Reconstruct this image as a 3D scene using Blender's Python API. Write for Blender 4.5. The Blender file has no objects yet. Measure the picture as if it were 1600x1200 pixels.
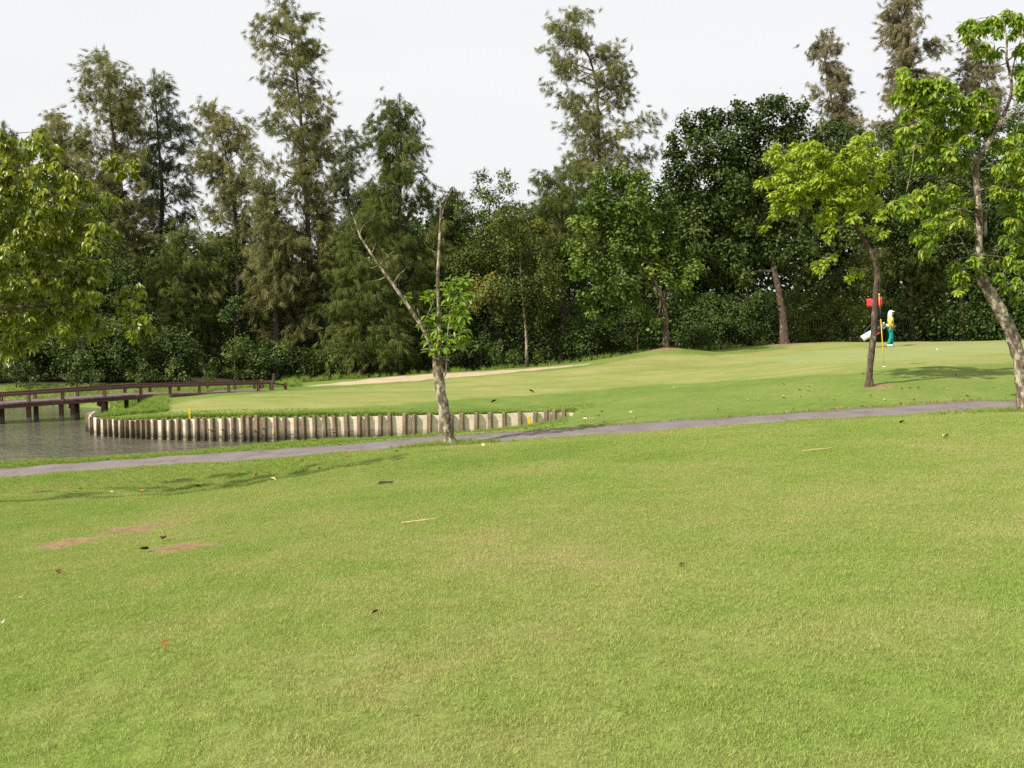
import bpy, math, random
import numpy as np
from mathutils import Vector, Matrix
R = math.radians
rng = np.random.default_rng(11)
random.seed(11)
S = bpy.context.scene
C = S.collection

# ------------------------------------------------------------------ camera, sky, sun, exposure
F = 1690.0                      # focal length in photo pixels (1600 wide)
CZ = 5.0                        # camera height, metres
PITCH = math.atan(134 / F)
cam_d = bpy.data.cameras.new('camera')
cam_d.sensor_width = 36.0
cam_d.lens = 36.0 * F / 1600
cam_d.clip_start = 0.05
cam_d.clip_end = 3000
cam = bpy.data.objects.new('camera', cam_d)
C.objects.link(cam)
cam.location = (0, 0, CZ)
cam.rotation_euler = (R(90) - PITCH, 0, 0)
S.camera = cam

SUN_EL, SUN_TO = R(41), Vector((0.83, 0.56, 0)).normalized()     # direction in which shadows fall
w = bpy.data.worlds.new('World')
S.world = w
w.use_nodes = True
wn, wl = w.node_tree.nodes, w.node_tree.links
wn.clear()
sky = wn.new('ShaderNodeTexSky')
sky.sky_type = 'NISHITA'
sky.sun_disc = False
sky.sun_elevation = SUN_EL
sky.sun_rotation = math.atan2(-SUN_TO.x, -SUN_TO.y)
sky.dust_density = 4.0
tc = wn.new('ShaderNodeTexCoord')
mp = wn.new('ShaderNodeMapping')
mp.inputs['Scale'].default_value = (1, 1, 3.2)
nz = wn.new('ShaderNodeTexNoise')
nz.inputs['Scale'].default_value = 2.6
nz.inputs['Detail'].default_value = 7
nz.inputs['Roughness'].default_value = 0.55
cr = wn.new('ShaderNodeValToRGB')
cr.color_ramp.elements[0].position = 0.30
cr.color_ramp.elements[0].color = (7.15, 7.2, 7.3, 1)
cr.color_ramp.elements[1].position = 0.62
cr.color_ramp.elements[1].color = (7.5, 7.5, 7.52, 1)
mx = wn.new('ShaderNodeMix')
mx.data_type = 'RGBA'
mx.inputs[0].default_value = 0.9
bg = wn.new('ShaderNodeBackground')
bg.inputs['Strength'].default_value = 0.1
wo = wn.new('ShaderNodeOutputWorld')
wl.new(tc.outputs['Generated'], mp.inputs['Vector'])
wl.new(mp.outputs['Vector'], nz.inputs['Vector'])
wl.new(nz.outputs['Fac'], cr.inputs['Fac'])
wl.new(sky.outputs[0], mx.inputs[6])
wl.new(cr.outputs['Color'], mx.inputs[7])
wl.new(mx.outputs[2], bg.inputs['Color'])
wl.new(bg.outputs[0], wo.inputs[0])

sd = bpy.data.lights.new('sun', 'SUN')
sd.energy = 5.0
sd.angle = R(0.8)
sd.color = (1.0, 0.94, 0.82)
sun = bpy.data.objects.new('sun', sd)
C.objects.link(sun)
sun.rotation_euler = Vector((SUN_TO.x, SUN_TO.y, -math.tan(SUN_EL))).to_track_quat('-Z', 'Y').to_euler()
sun.location = (-30, -15, 30)
S.view_settings.view_transform = 'Standard'
S.view_settings.look = 'None'
S.view_settings.exposure = 0.42
S.view_settings.gamma = 1.0
S.render.engine = 'CYCLES'
S.cycles.max_bounces = 5
S.cycles.diffuse_bounces = 3
S.cycles.glossy_bounces = 2
S.cycles.transmission_bounces = 3
S.cycles.transparent_max_bounces = 8
S.cycles.use_denoising = False

# ------------------------------------------------------------------ helpers
def at(px, py, D):
    """world point at photo pixel (px, py) at D metres in front of the camera"""
    u, v = (px - 800) / F, (600 - py) / F
    d = (u, math.cos(PITCH) + v * math.sin(PITCH), -math.sin(PITCH) + v * math.cos(PITCH))
    t = D / d[1]
    return Vector((d[0] * t, D, CZ + d[2] * t))

def link_mesh(name, V, Fc, mat=None, parent=None, smooth=False, attrs=None, loc=None):
    me = bpy.data.meshes.new(name)
    if isinstance(Fc, np.ndarray):
        V = np.asarray(V, dtype=np.float32)
        n, k = Fc.shape
        me.vertices.add(len(V)); me.vertices.foreach_set('co', V.ravel())
        me.loops.add(n * k); me.loops.foreach_set('vertex_index', Fc.ravel().astype(np.int32))
        me.polygons.add(n)
        me.polygons.foreach_set('loop_start', np.arange(0, n * k, k, dtype=np.int32))
        me.update(calc_edges=True)
    else:
        me.from_pydata([tuple(v) for v in V], [], Fc)
        me.update()
    if smooth:
        me.polygons.foreach_set('use_smooth', np.ones(len(me.polygons), dtype=bool))
    for k_, a in (attrs or {}).items():
        at_ = me.attributes.new(k_, 'FLOAT', 'POINT')
        at_.data.foreach_set('value', np.asarray(a, dtype=np.float32))
    if mat: me.materials.append(mat)
    o = bpy.data.objects.new(name, me)
    C.objects.link(o)
    if parent: o.parent = parent
    if loc is not None: o.location = loc
    return o

def tag(o, label=None, cat=None, group=None, kind=None):
    for k, v in (('label', label), ('category', cat), ('group', group), ('kind', kind)):
        if v: o[k] = v
    return o

def thing(name, label, cat, loc, group=None, rz=0):
    o = bpy.data.objects.new(name, None)
    o.empty_display_size = 0.2
    C.objects.link(o)
    o.location = loc
    o.rotation_euler.z = rz
    return tag(o, label, cat, group)

def norm(a):
    return a / np.maximum(np.linalg.norm(a, axis=-1, keepdims=True), 1e-9)

class MB:
    """collects simple shapes into one mesh"""
    def __init__(s): s.v, s.f = [], []
    def add(s, v, f):
        b = len(s.v); s.v += [tuple(p) for p in v]; s.f += [tuple(i + b for i in q) for q in f]
    def box(s, x0, x1, y0, y1, z0, z1, bev=0.0):
        b = bev
        if b <= 0:
            v = [(x, y, z) for z in (z0, z1) for (x, y) in ((x0, y0), (x1, y0), (x1, y1), (x0, y1))]
            s.add(v, [(3, 2, 1, 0), (4, 5, 6, 7), (0, 1, 5, 4), (1, 2, 6, 5), (2, 3, 7, 6), (3, 0, 4, 7)])
        else:
            ring = [(x0 + b, y0), (x1 - b, y0), (x1, y0 + b), (x1, y1 - b), (x1 - b, y1), (x0 + b, y1), (x0, y1 - b), (x0, y0 + b)]
            cx, cy = (x0 + x1) / 2, (y0 + y1) / 2
            def rr(z, k): return [(cx + (x - cx) * k, cy + (y - cy) * k, z) for x, y in ring]
            k = 1 - 2 * b / max(x1 - x0, y1 - y0)
            v = rr(z0, 1) + rr(z1 - b, 1) + rr(z1, k)
            f = [tuple(range(7, -1, -1)), tuple(range(16, 24))]
            for r in (0, 8):
                for i in range(8): f.append((r + i, r + (i + 1) % 8, r + 8 + (i + 1) % 8, r + 8 + i))
            s.add(v, f)
    def tube(s, pts, rad, n=8, jit=0.0, cap=True):
        v, f = tube(pts, rad, n, jit, cap); s.add(v, f)
    def beam(s, a, b, wd, ht):
        a, b = Vector(a), Vector(b)
        d = (b - a).normalized(); sd_ = d.cross(Vector((0, 0, 1))).normalized(); up = sd_.cross(d)
        v = [p + sd_ * (i * wd / 2) + up * (j * ht / 2) for p in (a, b) for (i, j) in ((-1, -1), (1, -1), (1, 1), (-1, 1))]
        s.add(v, [(3, 2, 1, 0), (4, 5, 6, 7), (0, 1, 5, 4), (1, 2, 6, 5), (2, 3, 7, 6), (3, 0, 4, 7)])
    def build(s, name, mat, parent=None, smooth=False, loc=None):
        return link_mesh(name, s.v, s.f, mat, parent, smooth, loc=loc)

def tube(pts, rad, n=8, jit=0.0, cap=True):
    pts = [Vector(p) for p in pts]
    v, f = [], []
    ref = Vector((0.3, 0.9, 0.1))
    for i, p in enumerate(pts):
        d = (pts[min(i + 1, len(pts) - 1)] - pts[max(i - 1, 0)]).normalized()
        a = d.cross(ref)
        if a.length < 1e-3: a = d.cross(Vector((1, 0, 0)))
        a.normalize(); b = d.cross(a)
        for k in range(n):
            t = 2 * math.pi * k / n
            r = rad[i] * (1 + jit * random.uniform(-1, 1))
            v.append(p + a * (math.cos(t) * r) + b * (math.sin(t) * r))
    for i in range(len(pts) - 1):
        for k in range(n):
            f.append((i * n + k, i * n + (k + 1) % n, (i + 1) * n + (k + 1) % n, (i + 1) * n + k))
    if cap:
        f.append(tuple(range(n - 1, -1, -1)))
        f.append(tuple(range((len(pts) - 1) * n, len(pts) * n)))
    return v, f

def spline(P, step=0.15):
    """Catmull-Rom through points (with any number of extra values)"""
    P = np.array([list(p) for p in P], float)
    Q = np.vstack([2 * P[0] - P[1], P, 2 * P[-1] - P[-2]])
    out = []
    for i in range(1, len(Q) - 2):
        n = max(2, int(np.linalg.norm(Q[i + 1][:3] - Q[i][:3]) / step))
        for t in np.linspace(0, 1, n, endpoint=False):
            a, b, c, d = Q[i - 1], Q[i], Q[i + 1], Q[i + 2]
            out.append(0.5 * (2 * b + (c - a) * t + (2 * a - 5 * b + 4 * c - d) * t * t + (3 * b - a - 3 * c + d) * t ** 3))
    out.append(P[-1])
    return np.array(out)

# ------------------------------------------------------------------ materials
class NT:
    def __init__(s, name):
        s.m = bpy.data.materials.new(name); s.m.use_nodes = True
        s.t = s.m.node_tree; s.t.nodes.clear()
        s.out = s.n('ShaderNodeOutputMaterial')
    def n(s, t, **kw):
        x = s.t.nodes.new(t)
        for k, v in kw.items():
            if k in x.inputs: x.inputs[k].default_value = v
            else: setattr(x, k, v)
        return x
    def l(s, a, b): s.t.links.new(a, b)
    def pos(s, scale=(1, 1, 1), obj=False):
        g = s.n('ShaderNodeTexCoord').outputs['Object'] if obj else s.n('ShaderNodeNewGeometry').outputs['Position']
        m = s.n('ShaderNodeMapping'); m.inputs['Scale'].default_value = scale
        s.l(g, m.inputs['Vector']); return m.outputs[0]
    def noise(s, vec, scale, detail=4, rough=0.55):
        x = s.n('ShaderNodeTexNoise'); x.inputs['Scale'].default_value = scale
        x.inputs['Detail'].default_value = detail; x.inputs['Roughness'].default_value = rough
        s.l(vec, x.inputs['Vector']); return x.outputs['Fac']
    def ramp(s, fac, stops):
        x = s.n('ShaderNodeValToRGB'); e = x.color_ramp.elements
        while len(e) < len(stops): e.new(0.5)
        for i, (p, c) in enumerate(stops):
            e[i].position = p; e[i].color = (*c, 1) if not isinstance(c, (int, float)) else (c, c, c, 1)
        s.l(fac, x.inputs['Fac']); return x.outputs['Color']
    def mix(s, fac, a, b, mode='MIX'):
        x = s.n('ShaderNodeMix'); x.data_type = 'RGBA'; x.blend_type = mode
        for v, i in ((fac, 0), (a, 6), (b, 7)):
            if hasattr(v, 'is_linked'): s.l(v, x.inputs[i])
            elif i == 0: x.inputs[0].default_value = v
            else: x.inputs[i].default_value = (*v, 1)
        return x.outputs[2]
    def math(s, op, a, b=0.0, clamp=False):
        x = s.n('ShaderNodeMath'); x.operation = op; x.use_clamp = clamp
        for v, i in ((a, 0), (b, 1)):
            if hasattr(v, 'is_linked'): s.l(v, x.inputs[i])
            else: x.inputs[i].default_value = v
        return x.outputs[0]
    def attr(s, name):
        x = s.n('ShaderNodeAttribute'); x.attribute_name = name; return x.outputs['Fac']
    def bump(s, h, strength, dist):
        x = s.n('ShaderNodeBump'); x.inputs['Strength'].default_value = strength; x.inputs['Distance'].default_value = dist
        s.l(h, x.inputs['Height']); return x.outputs[0]
    def bsdf(s, col, rough=0.8, nrm=None, spec=0.3, **kw):
        p = s.n('ShaderNodeBsdfPrincipled')
        for v, k in ((col, 'Base Color'), (rough, 'Roughness')):
            if hasattr(v, 'is_linked'): s.l(v, p.inputs[k])
            else: p.inputs[k].default_value = (*v, 1) if k == 'Base Color' else v
        p.inputs['Specular IOR Level'].default_value = spec
        for k, v in kw.items(): p.inputs[k].default_value = v
        if nrm is not None: s.l(nrm, p.inputs['Normal'])
        return p.outputs[0]
    def done(s, sh):
        s.l(sh, s.out.inputs['Surface']); return s.m

def plain(name, col, rough=0.6, var=0.25, scale=20, spec=0.3):
    t = NT(name)
    f = t.noise(t.pos(obj=True), scale, 5)
    c = t.ramp(f, [(0.25, tuple(x * (1 - var) for x in col)), (0.75, tuple(min(1, x * (1 + var)) for x in col))])
    return t.done(t.bsdf(c, rough, t.bump(f, 0.2, 0.01), spec))

def leaf_mat(name, c0, c1, c2, trans=0.35, rough=0.5, spec=0.25):
    """c0..c2 by the per-leaf tint attribute"""
    t = NT(name)
    a = t.attr('tint')
    c = t.ramp(a, [(0.0, c0), (0.5, c1), (1.0, c2)])
    d = t.bsdf(c, rough, None, spec)
    tr = t.n('ShaderNodeBsdfTranslucent')
    hs = t.mix(1.0, c, (1.0, 0.98, 0.55), 'MULTIPLY')
    t.l(hs, tr.inputs['Color'])
    m = t.n('ShaderNodeMixShader'); m.inputs[0].default_value = trans
    t.l(d, m.inputs[1]); t.l(tr.outputs[0], m.inputs[2])
    return t.done(m.outputs[0])

def bark_mat(name, dark, mid, pale, pale_at=0.62, scale=18):
    t = NT(name)
    v = t.pos((1, 1, 0.35), True)
    f = t.noise(v, scale, 8, 0.65)
    g = t.noise(t.pos((1, 1, 0.6), True), scale * 0.4, 6, 0.7)
    c = t.ramp(f, [(0.3, dark), (0.55, mid), (0.8, tuple(x * 1.25 for x in mid))])
    k = t.ramp(g, [(pale_at - 0.04, 0.0), (pale_at + 0.06, 1.0)])
    c = t.mix(k, c, pale)
    return t.done(t.bsdf(c, 0.9, t.bump(f, 0.9, 0.05), 0.15))

def grass_colour(t, pos):
    """shared patchiness of the mown turf: fresh green to dry yellow green"""
    f1 = t.noise(pos, 0.42, 5, 0.62)
    f2 = t.noise(pos, 2.4, 5, 0.65)
    f3 = t.noise(pos, 0.11, 3, 0.5)
    f = t.math('ADD', t.math('MULTIPLY', f1, 0.5), t.math('ADD', t.math('MULTIPLY', f2, 0.28), t.math('MULTIPLY', f3, 0.22)))
    return f, t.ramp(f, [(0.30, (0.135, 0.21, 0.034)), (0.46, (0.188, 0.26, 0.054)), (0.58, (0.24, 0.275, 0.082)), (0.70, (0.30, 0.275, 0.12))])

def soil_mask(t, pos):
    """two bare scuffed patches of earth in the slope"""
    out = None
    for (cx, cy, ang, lx, ly) in SOIL:
        m = t.n('ShaderNodeMapping'); m.vector_type = 'TEXTURE'
        m.inputs['Location'].default_value = (cx, cy, 0); m.inputs['Rotation'].default_value = (0, 0, ang); m.inputs['Scale'].default_value = (lx, ly, 1000)
        t.l(pos, m.inputs['Vector'])
        ln = t.n('ShaderNodeVectorMath'); ln.operation = 'LENGTH'; t.l(m.outputs[0], ln.inputs[0])
        d = t.math('SUBTRACT', 1.0, ln.outputs['Value'])
        d = t.math('ADD', d, t.math('MULTIPLY', t.math('SUBTRACT', t.noise(pos, 3.2, 8, 0.78), 0.52), 3.6))
        k = t.math('MULTIPLY', d, 2.2, True)
        out = k if out is None else t.math('MAXIMUM', out, k)
    return out

# ------------------------------------------------------------------ terrain
ZW = CZ - 4.25                   # water level
def tps_fit(P):
    P = np.array(P, float); n = len(P)
    xy = P[:, :2]
    d = np.linalg.norm(xy[:, None] - xy[None], axis=2)
    K = np.where(d > 0, d * d * np.log(np.maximum(d, 1e-9)), 0) + np.eye(n) * 0.2
    T = np.hstack([np.ones((n, 1)), xy])
    A = np.block([[K, T], [T.T, np.zeros((3, 3))]])
    s = np.linalg.solve(A, np.concatenate([P[:, 2], np.zeros(3)]))
    def f(X, Y):
        o = s[n] + s[n + 1] * X + s[n + 2] * Y
        for i in range(n):
            r2 = (X - xy[i, 0]) ** 2 + (Y - xy[i, 1]) ** 2
            o = o + s[i] * 0.5 * r2 * np.log(np.maximum(r2, 1e-12))
        return o
    return f
def pp(L): return [tuple(at(*q)) for q in L]
def xw(px, D, z): return ((px - 800) / F * D, D, z)

PATHC = [(-900, 778, 25.0), (-500, 764, 25.2), (-200, 751, 25.4), (0, 740, 25.6), (150, 728, 25.8), (330, 716, 26.0), (500, 704.5, 26.1), (600, 696, 26.1), (703, 688, 26.2), (850, 679, 26.2), (1000, 669, 26.2), (1200, 655, 26.3), (1400, 642.5, 26.5), (1600, 632.5, 26.8), (1900, 622, 27.2), (2300, 612, 27.8)]
path_pts = [at(*q) for q in PATHC]
near = pp([(0, 1200, 4.3), (400, 1200, 3.95), (800, 1200, 3.72), (1200, 1200, 3.62), (1600, 1200, 3.6),
           (1200, 888, 7), (1200, 748, 12), (1200, 690, 16.5), (1200, 666, 20.5),
           (1600, 880, 6.5), (1600, 690, 14), (1600, 648, 21), (1900, 640, 20), (1900, 850, 7), (1000, 690, 18.5), (1000, 681, 21.5),
           (800, 900, 7), (800, 770, 12), (800, 722, 17.5), (800, 699, 21.3),
           (500, 950, 6.2), (500, 820, 11), (500, 757, 16.3), (500, 737, 18.6), (500, 743, 20.4), (500, 731, 22.4), (500, 714, 24.4), (650, 709, 19.8), (650, 712, 21.3), (650, 706, 23.0), (650, 701, 24.4),
           (330, 900, 8.4), (330, 767, 18.0), (330, 773, 19.9), (330, 756, 22.0), (330, 735, 23.9),
           (100, 1000, 6.3), (100, 860, 11), (100, 800, 15), (100, 771, 19.6), (100, 752, 23.0),
           (-300, 900, 10.5), (-300, 800, 19), (-700, 800, 21)])
near += [(-12, -6, CZ - 2.0), (0, -6, CZ - 1.45), (12, -6, CZ - 1.4), (-30, 5, CZ - 3.2), (30, 5, CZ - 1.6), (0, -40, CZ - 1.5), (40, -40, CZ - 1.5), (-40, -40, CZ - 3), (-50, 15, CZ - 3.6), (45, 22, CZ - 2.2)]
for p in path_pts:
    near += [(p.x, p.y - 0.75, p.z), (p.x, p.y + 0.75, p.z)]
bank = [xw(0, 27.7, ZW + .02), xw(150, 28.3, ZW + .02), xw(300, 29.3, ZW + .02), xw(400, 30.5, ZW + .02), xw(460, 31.4, ZW + .0), xw(-300, 27.2, ZW + .02), xw(-700, 27.0, ZW),
        xw(400, 31.6, ZW - .3), xw(200, 31.5, ZW - .7), xw(0, 32, ZW - .8), xw(-400, 32, ZW - .8), xw(300, 31.8, ZW - .5), xw(-1000, 33, ZW - .8), xw(100, 36, ZW - .7), xw(-300, 38, ZW - .7), xw(500, 34, ZW - .3)]
bank += pp([(520, 692, 31.6), (600, 689, 32), (700, 683, 32.2), (760, 677.5, 32.4), (800, 671, 32.6), (850, 661, 32.8), (892, 650, 33)])
right = pp([(1000, 640, 30.0), (1000, 622, 34.5), (1000, 601, 40), (1000, 575, 45), (1035, 543, 50), (960, 558, 49.5),
            (1200, 626, 30), (1200, 592, 36), (1200, 566, 43), (1228, 537, 54), (1110, 550, 51.5), (1180, 542.5, 53), (1090, 570, 47),
            (1358, 603, 29.5), (1381, 574, 34.5), (1390, 541.5, 48), (1380, 584, 32.5), (1380, 535.5, 56),
            (1598, 600, 30.5), (1600, 566, 37), (1600, 531, 54), (1500, 557, 39), (1464, 547.5, 44), (1500, 534, 56),
            (1900, 590, 32), (1900, 560, 40), (1900, 528, 56), (2400, 560, 42)])
isl = pp([(890, 643.5, 33), (890, 613, 39), (900, 582, 45), (905, 567.5, 49.5), (840, 573.5, 49), (1000, 553, 50),
          (700, 648, 32.3), (700, 626, 37), (700, 601, 43), (700, 582, 48.5), (770, 578, 48.8), (600, 589, 48), (600, 611, 41),
          (500, 650, 31.9), (500, 633, 35), (500, 613, 41), (515, 597.5, 46), (440, 604, 44),
          (300, 652.5, 32.2), (300, 640, 34.5), (305, 618.5, 39.5), (390, 607, 42.5), (200, 656, 33), (215, 632, 37), (150, 657, 33.4), (165, 648, 35.5)])
isl += [xw(600, 56, CZ - 4.3), xw(800, 58, CZ - 4.1), xw(960, 58, CZ - 3.7), xw(1040, 58, CZ - 3.2), xw(1110, 62, CZ - 3.4), xw(1230, 64, CZ - 3.0), xw(1500, 66, CZ - 2.7), xw(1900, 68, CZ - 2.7),
        xw(450, 54, CZ - 4.2), xw(300, 46, CZ - 3.9), xw(200, 43, ZW + .25), xw(0, 42, ZW), xw(-300, 42.5, ZW), xw(-800, 43, ZW), xw(0, 47, CZ - 3.75), xw(-400, 48, CZ - 3.75), xw(200, 49, CZ - 3.8),
        xw(100, 60, CZ - 3.8), xw(-600, 60, CZ - 3.7), (-80, 90, CZ - 3.8), (0, 95, CZ - 3.9), (80, 95, CZ - 3.2), (0, 160, CZ - 3.8), (-120, 60, CZ - 3.8), (120, 60, CZ - 2.6)]
f_near = tps_fit(near + bank + right)
f_isl = tps_fit(isl + right + [tuple(p + Vector((0, .75, 0))) for p in path_pts[11:]])

# wall line, from its buried right end to the left corner; positions in plan
WALL = [(896, 33.05), (850, 32.85), (800, 32.65), (750, 32.45), (700, 32.3), (640, 32.15), (560, 32.0), (480, 31.9), (400, 31.9), (330, 32.0), (270, 32.2), (220, 32.5), (180, 32.85), (150, 33.2), (136, 33.55), (137, 34.2), (144, 35.2)]
wall_xy = [((px - 800) / F * D, D) for px, D in WALL]
far_xy = [((px - 800) / F * D, D) for px, D in [(158, 37.5), (165, 39), (120, 41.0), (0, 41.6), (-300, 42.2), (-900, 43)]]
wxy = np.array(wall_xy)
LAND = wall_xy + far_xy + [(-900, 60), (-900, 900), (900, 900), (900, 33.5)]

def signed(X, Y, poly):
    """distance to a plan polygon, positive inside"""
    P = np.array(poly, float); Q = np.roll(P, -1, axis=0)
    best = np.full(X.shape, 1e9); ins = np.zeros(X.shape, bool)
    for (x0, y0), (x1, y1) in zip(P, Q):
        dx, dy = x1 - x0, y1 - y0
        t = np.clip(((X - x0) * dx + (Y - y0) * dy) / max(dx * dx + dy * dy, 1e-9), 0, 1)
        best = np.minimum(best, np.hypot(X - x0 - t * dx, Y - y0 - t * dy))
        c = (y0 > Y) != (y1 > Y)
        ins ^= c & (X < (x1 - x0) * (Y - y0) / (y1 - y0 if y1 != y0 else 1e-9) + x0)
    return np.where(ins, best, -best)

def sstep(a, b, x):
    t = np.clip((x - a) / (b - a), 0, 1); return t * t * (3 - 2 * t)

def height(X, Y):
    X = np.asarray(X, float); Y = np.asarray(Y, float)
    s = signed(X, Y, LAND)
    # the step is sharp behind the wall, soft to the right of its end and along the natural shore
    right_ = sstep(wall_xy[0][0] - 0.6, wall_xy[0][0] + 5, X)
    back = sstep(34.6, 36.5, Y) * (X < wall_xy[0][0])
    wd = 0.06 + 4.0 * right_ + 1.2 * back
    off = 0.22 * (1 - right_) * (1 - back)
    m = sstep(-wd, wd, s - off - back * 0.6)
    h = f_near(X, Y) * (1 - m) + f_isl(X, Y) * m
    far = sstep(90, 160, np.hypot(X, Y - 30))
    h = h * (1 - far) + (CZ - 3.4) * far
    h = h + 0.012 * np.sin(X * 1.7 + 1.1 * np.sin(Y * .9)) * np.sin(Y * 1.3 + X * .4) + 0.008 * np.sin(X * 3.9 + Y * 2.7)
    return h
def hz(x, y): return float(height(np.array([x]), np.array([y]))[0])

_g = None
def ground(px, py, dmin=3.0, dmax=75.0):
    """where the sight line through a photo pixel first meets the ground"""
    D = np.concatenate([np.arange(dmin, 20, 0.05), np.arange(20, dmax, 0.08)])
    a = at(px, py, 1.0)
    X = a.x * D; Z = CZ + (a.z - CZ) * D
    H = height(X, D)
    k = np.nonzero(Z <= H)[0]
    i = k[0] if len(k) else int(np.argmin(Z - H))
    return Vector((X[i], D[i], H[i]))

def axis(lo, hi, step, far_lo, far_hi):
    a = list(np.arange(lo, hi + 1e-6, step))
    s, x = step, lo
    while x > far_lo: s *= 1.25; x -= s; a.insert(0, x)
    s, x = step, hi
    while x < far_hi: s *= 1.25; x += s; a.append(x)
    return np.array(a)
gx = axis(-19, 22, 0.2, -700, 700)
gy = np.concatenate([axis(-3, 30, 0.2, -60, 29.9)[:-1], np.arange(30, 36, 0.12), axis(36, 58, 0.2, 36, 900)])
gy = np.unique(np.round(gy, 4))
gy = gy[np.concatenate([[True], np.diff(gy) > 0.05])]
GX, GY = np.meshgrid(gx, gy)
GH = height(GX, GY)
def poly_px(L): return [tuple(ground(*q))[:2] for q in L]
SOIL_PX = [((155, 837), (262, 816)), ((232, 866), (335, 848)), ((60, 862), (150, 838))]
SOIL = []
for a, b in SOIL_PX:
    a, b = ground(*a), ground(*b)
    SOIL.append(((a.x + b.x) / 2, (a.y + b.y) / 2, math.atan2(b.y - a.y, b.x - a.x), (b - a).length * 0.70, 0.52))
green_poly = poly_px([(1188, 563), (1215, 557), (1262, 549), (1330, 545), (1400, 542.5), (1500, 537.5), (1598, 533)]) + [(45, 52), (45, 36)] + poly_px([(1577, 552), (1465, 558), (1400, 563), (1330, 567), (1240, 568)])
fringe_poly = poly_px([(232, 643), (300, 626), (440, 611), (560, 606), (700, 593), (800, 584), (905, 575), (1020, 556), (1120, 556), (1230, 545)]) + [(14, 56), (60, 56), (60, 34)] + poly_px([(1598, 566), (1500, 572), (1330, 583), (1200, 591), (1015, 601), (880, 613), (700, 625), (600, 634), (480, 640), (300, 649)])
sand_poly = poly_px([(470, 604), (520, 599), (600, 590), (700, 583.5), (770, 579.5), (850, 574), (925, 566.5), (918, 570), (850, 577), (760, 586), (680, 592), (600, 598.5), (540, 602)])
sd_g, sd_f, sd_s = signed(GX, GY, green_poly), signed(GX, GY, fringe_poly), signed(GX, GY, sand_poly)
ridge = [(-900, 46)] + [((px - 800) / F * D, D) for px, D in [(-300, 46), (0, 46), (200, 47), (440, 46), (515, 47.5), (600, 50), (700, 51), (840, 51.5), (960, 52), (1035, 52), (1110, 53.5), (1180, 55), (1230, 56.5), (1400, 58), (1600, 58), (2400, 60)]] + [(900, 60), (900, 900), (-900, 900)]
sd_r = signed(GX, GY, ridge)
n0, n1 = GX.shape
idx = np.arange(n0 * n1).reshape(n0, n1)
FC = np.stack([idx[:-1, :-1], idx[:-1, 1:], idx[1:, 1:], idx[1:, :-1]], -1).reshape(-1, 4)

t = NT('turf')
pos = t.pos()
gf, gcol = grass_colour(t, pos)
fine = t.noise(pos, 38, 4, 0.7)
fine2 = t.noise(pos, 9, 5, 0.7)
gcol = t.mix(1.0, gcol, t.ramp(t.math('ADD', t.math('MULTIPLY', fine, .5), t.math('MULTIPLY', fine2, .5)), [(0.3, 0.5), (0.7, 1.1)]), 'MULTIPLY')
wob = t.math('MULTIPLY', t.math('SUBTRACT', t.noise(pos, 1.1, 6, 0.65), 0.5), 1.4)
def zone(name, wobk, soft):
    return t.math('ADD', t.math('MULTIPLY', t.math('ADD', t.attr(name), t.math('MULTIPLY', wob, wobk)), 1.0 / soft), 0.5, True)
rough_c = t.ramp(gf, [(0.34, (0.10, 0.16, 0.03)), (0.52, (0.15, 0.205, 0.045)), (0.70, (0.205, 0.225, 0.07))])
rough_c = t.mix(1.0, rough_c, t.ramp(fine2, [(0.2, 0.7), (0.8, 1.2)]), 'MULTIPLY')
fr_c = t.ramp(t.math('ADD', t.math('MULTIPLY', gf, 0.5), t.math('MULTIPLY', t.noise(t.pos((0.25, 1, 1)), 1.2, 5), 0.5)), [(0.36, (0.15, 0.205, 0.046)), (0.5, (0.22, 0.24, 0.073)), (0.64, (0.285, 0.26, 0.108))])
gn_c = t.ramp(gf, [(0.3, (0.205, 0.25, 0.088)), (0.7, (0.265, 0.285, 0.112))])
sand_c = t.ramp(t.noise(pos, 3, 6, 0.7), [(0.3, (0.35, 0.265, 0.175)), (0.7, (0.48, 0.385, 0.265))])
soil_c = t.ramp(t.noise(pos, 8, 6, 0.75), [(0.3, (0.12, 0.072, 0.038)), (0.7, (0.34, 0.235, 0.13))])
c = t.mix(zone('behind_path', 0.6, 0.5), gcol, rough_c)
c = t.mix(zone('fringe', 0.5, 0.5), c, fr_c)
c = t.mix(zone('green', 0.25, 0.3), c, gn_c)
c = t.mix(zone('sand', 0.6, 0.25), c, sand_c)
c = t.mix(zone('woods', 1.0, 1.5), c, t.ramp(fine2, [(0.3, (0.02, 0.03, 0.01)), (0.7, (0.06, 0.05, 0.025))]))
c = t.mix(zone('bare', 1.2, 0.6), c, soil_c)
c = t.mix(t.math('MULTIPLY', zone('verge', 0.22, 0.12), 0.8), c, soil_c)
c = t.mix(soil_mask(t, pos), c, soil_c)
bmp = t.bump(t.math('ADD', t.math('MULTIPLY', fine, 0.6), fine2), 0.55, 0.03)
turf = t.done(t.bsdf(c, 0.95, bmp, 0.08))
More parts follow.
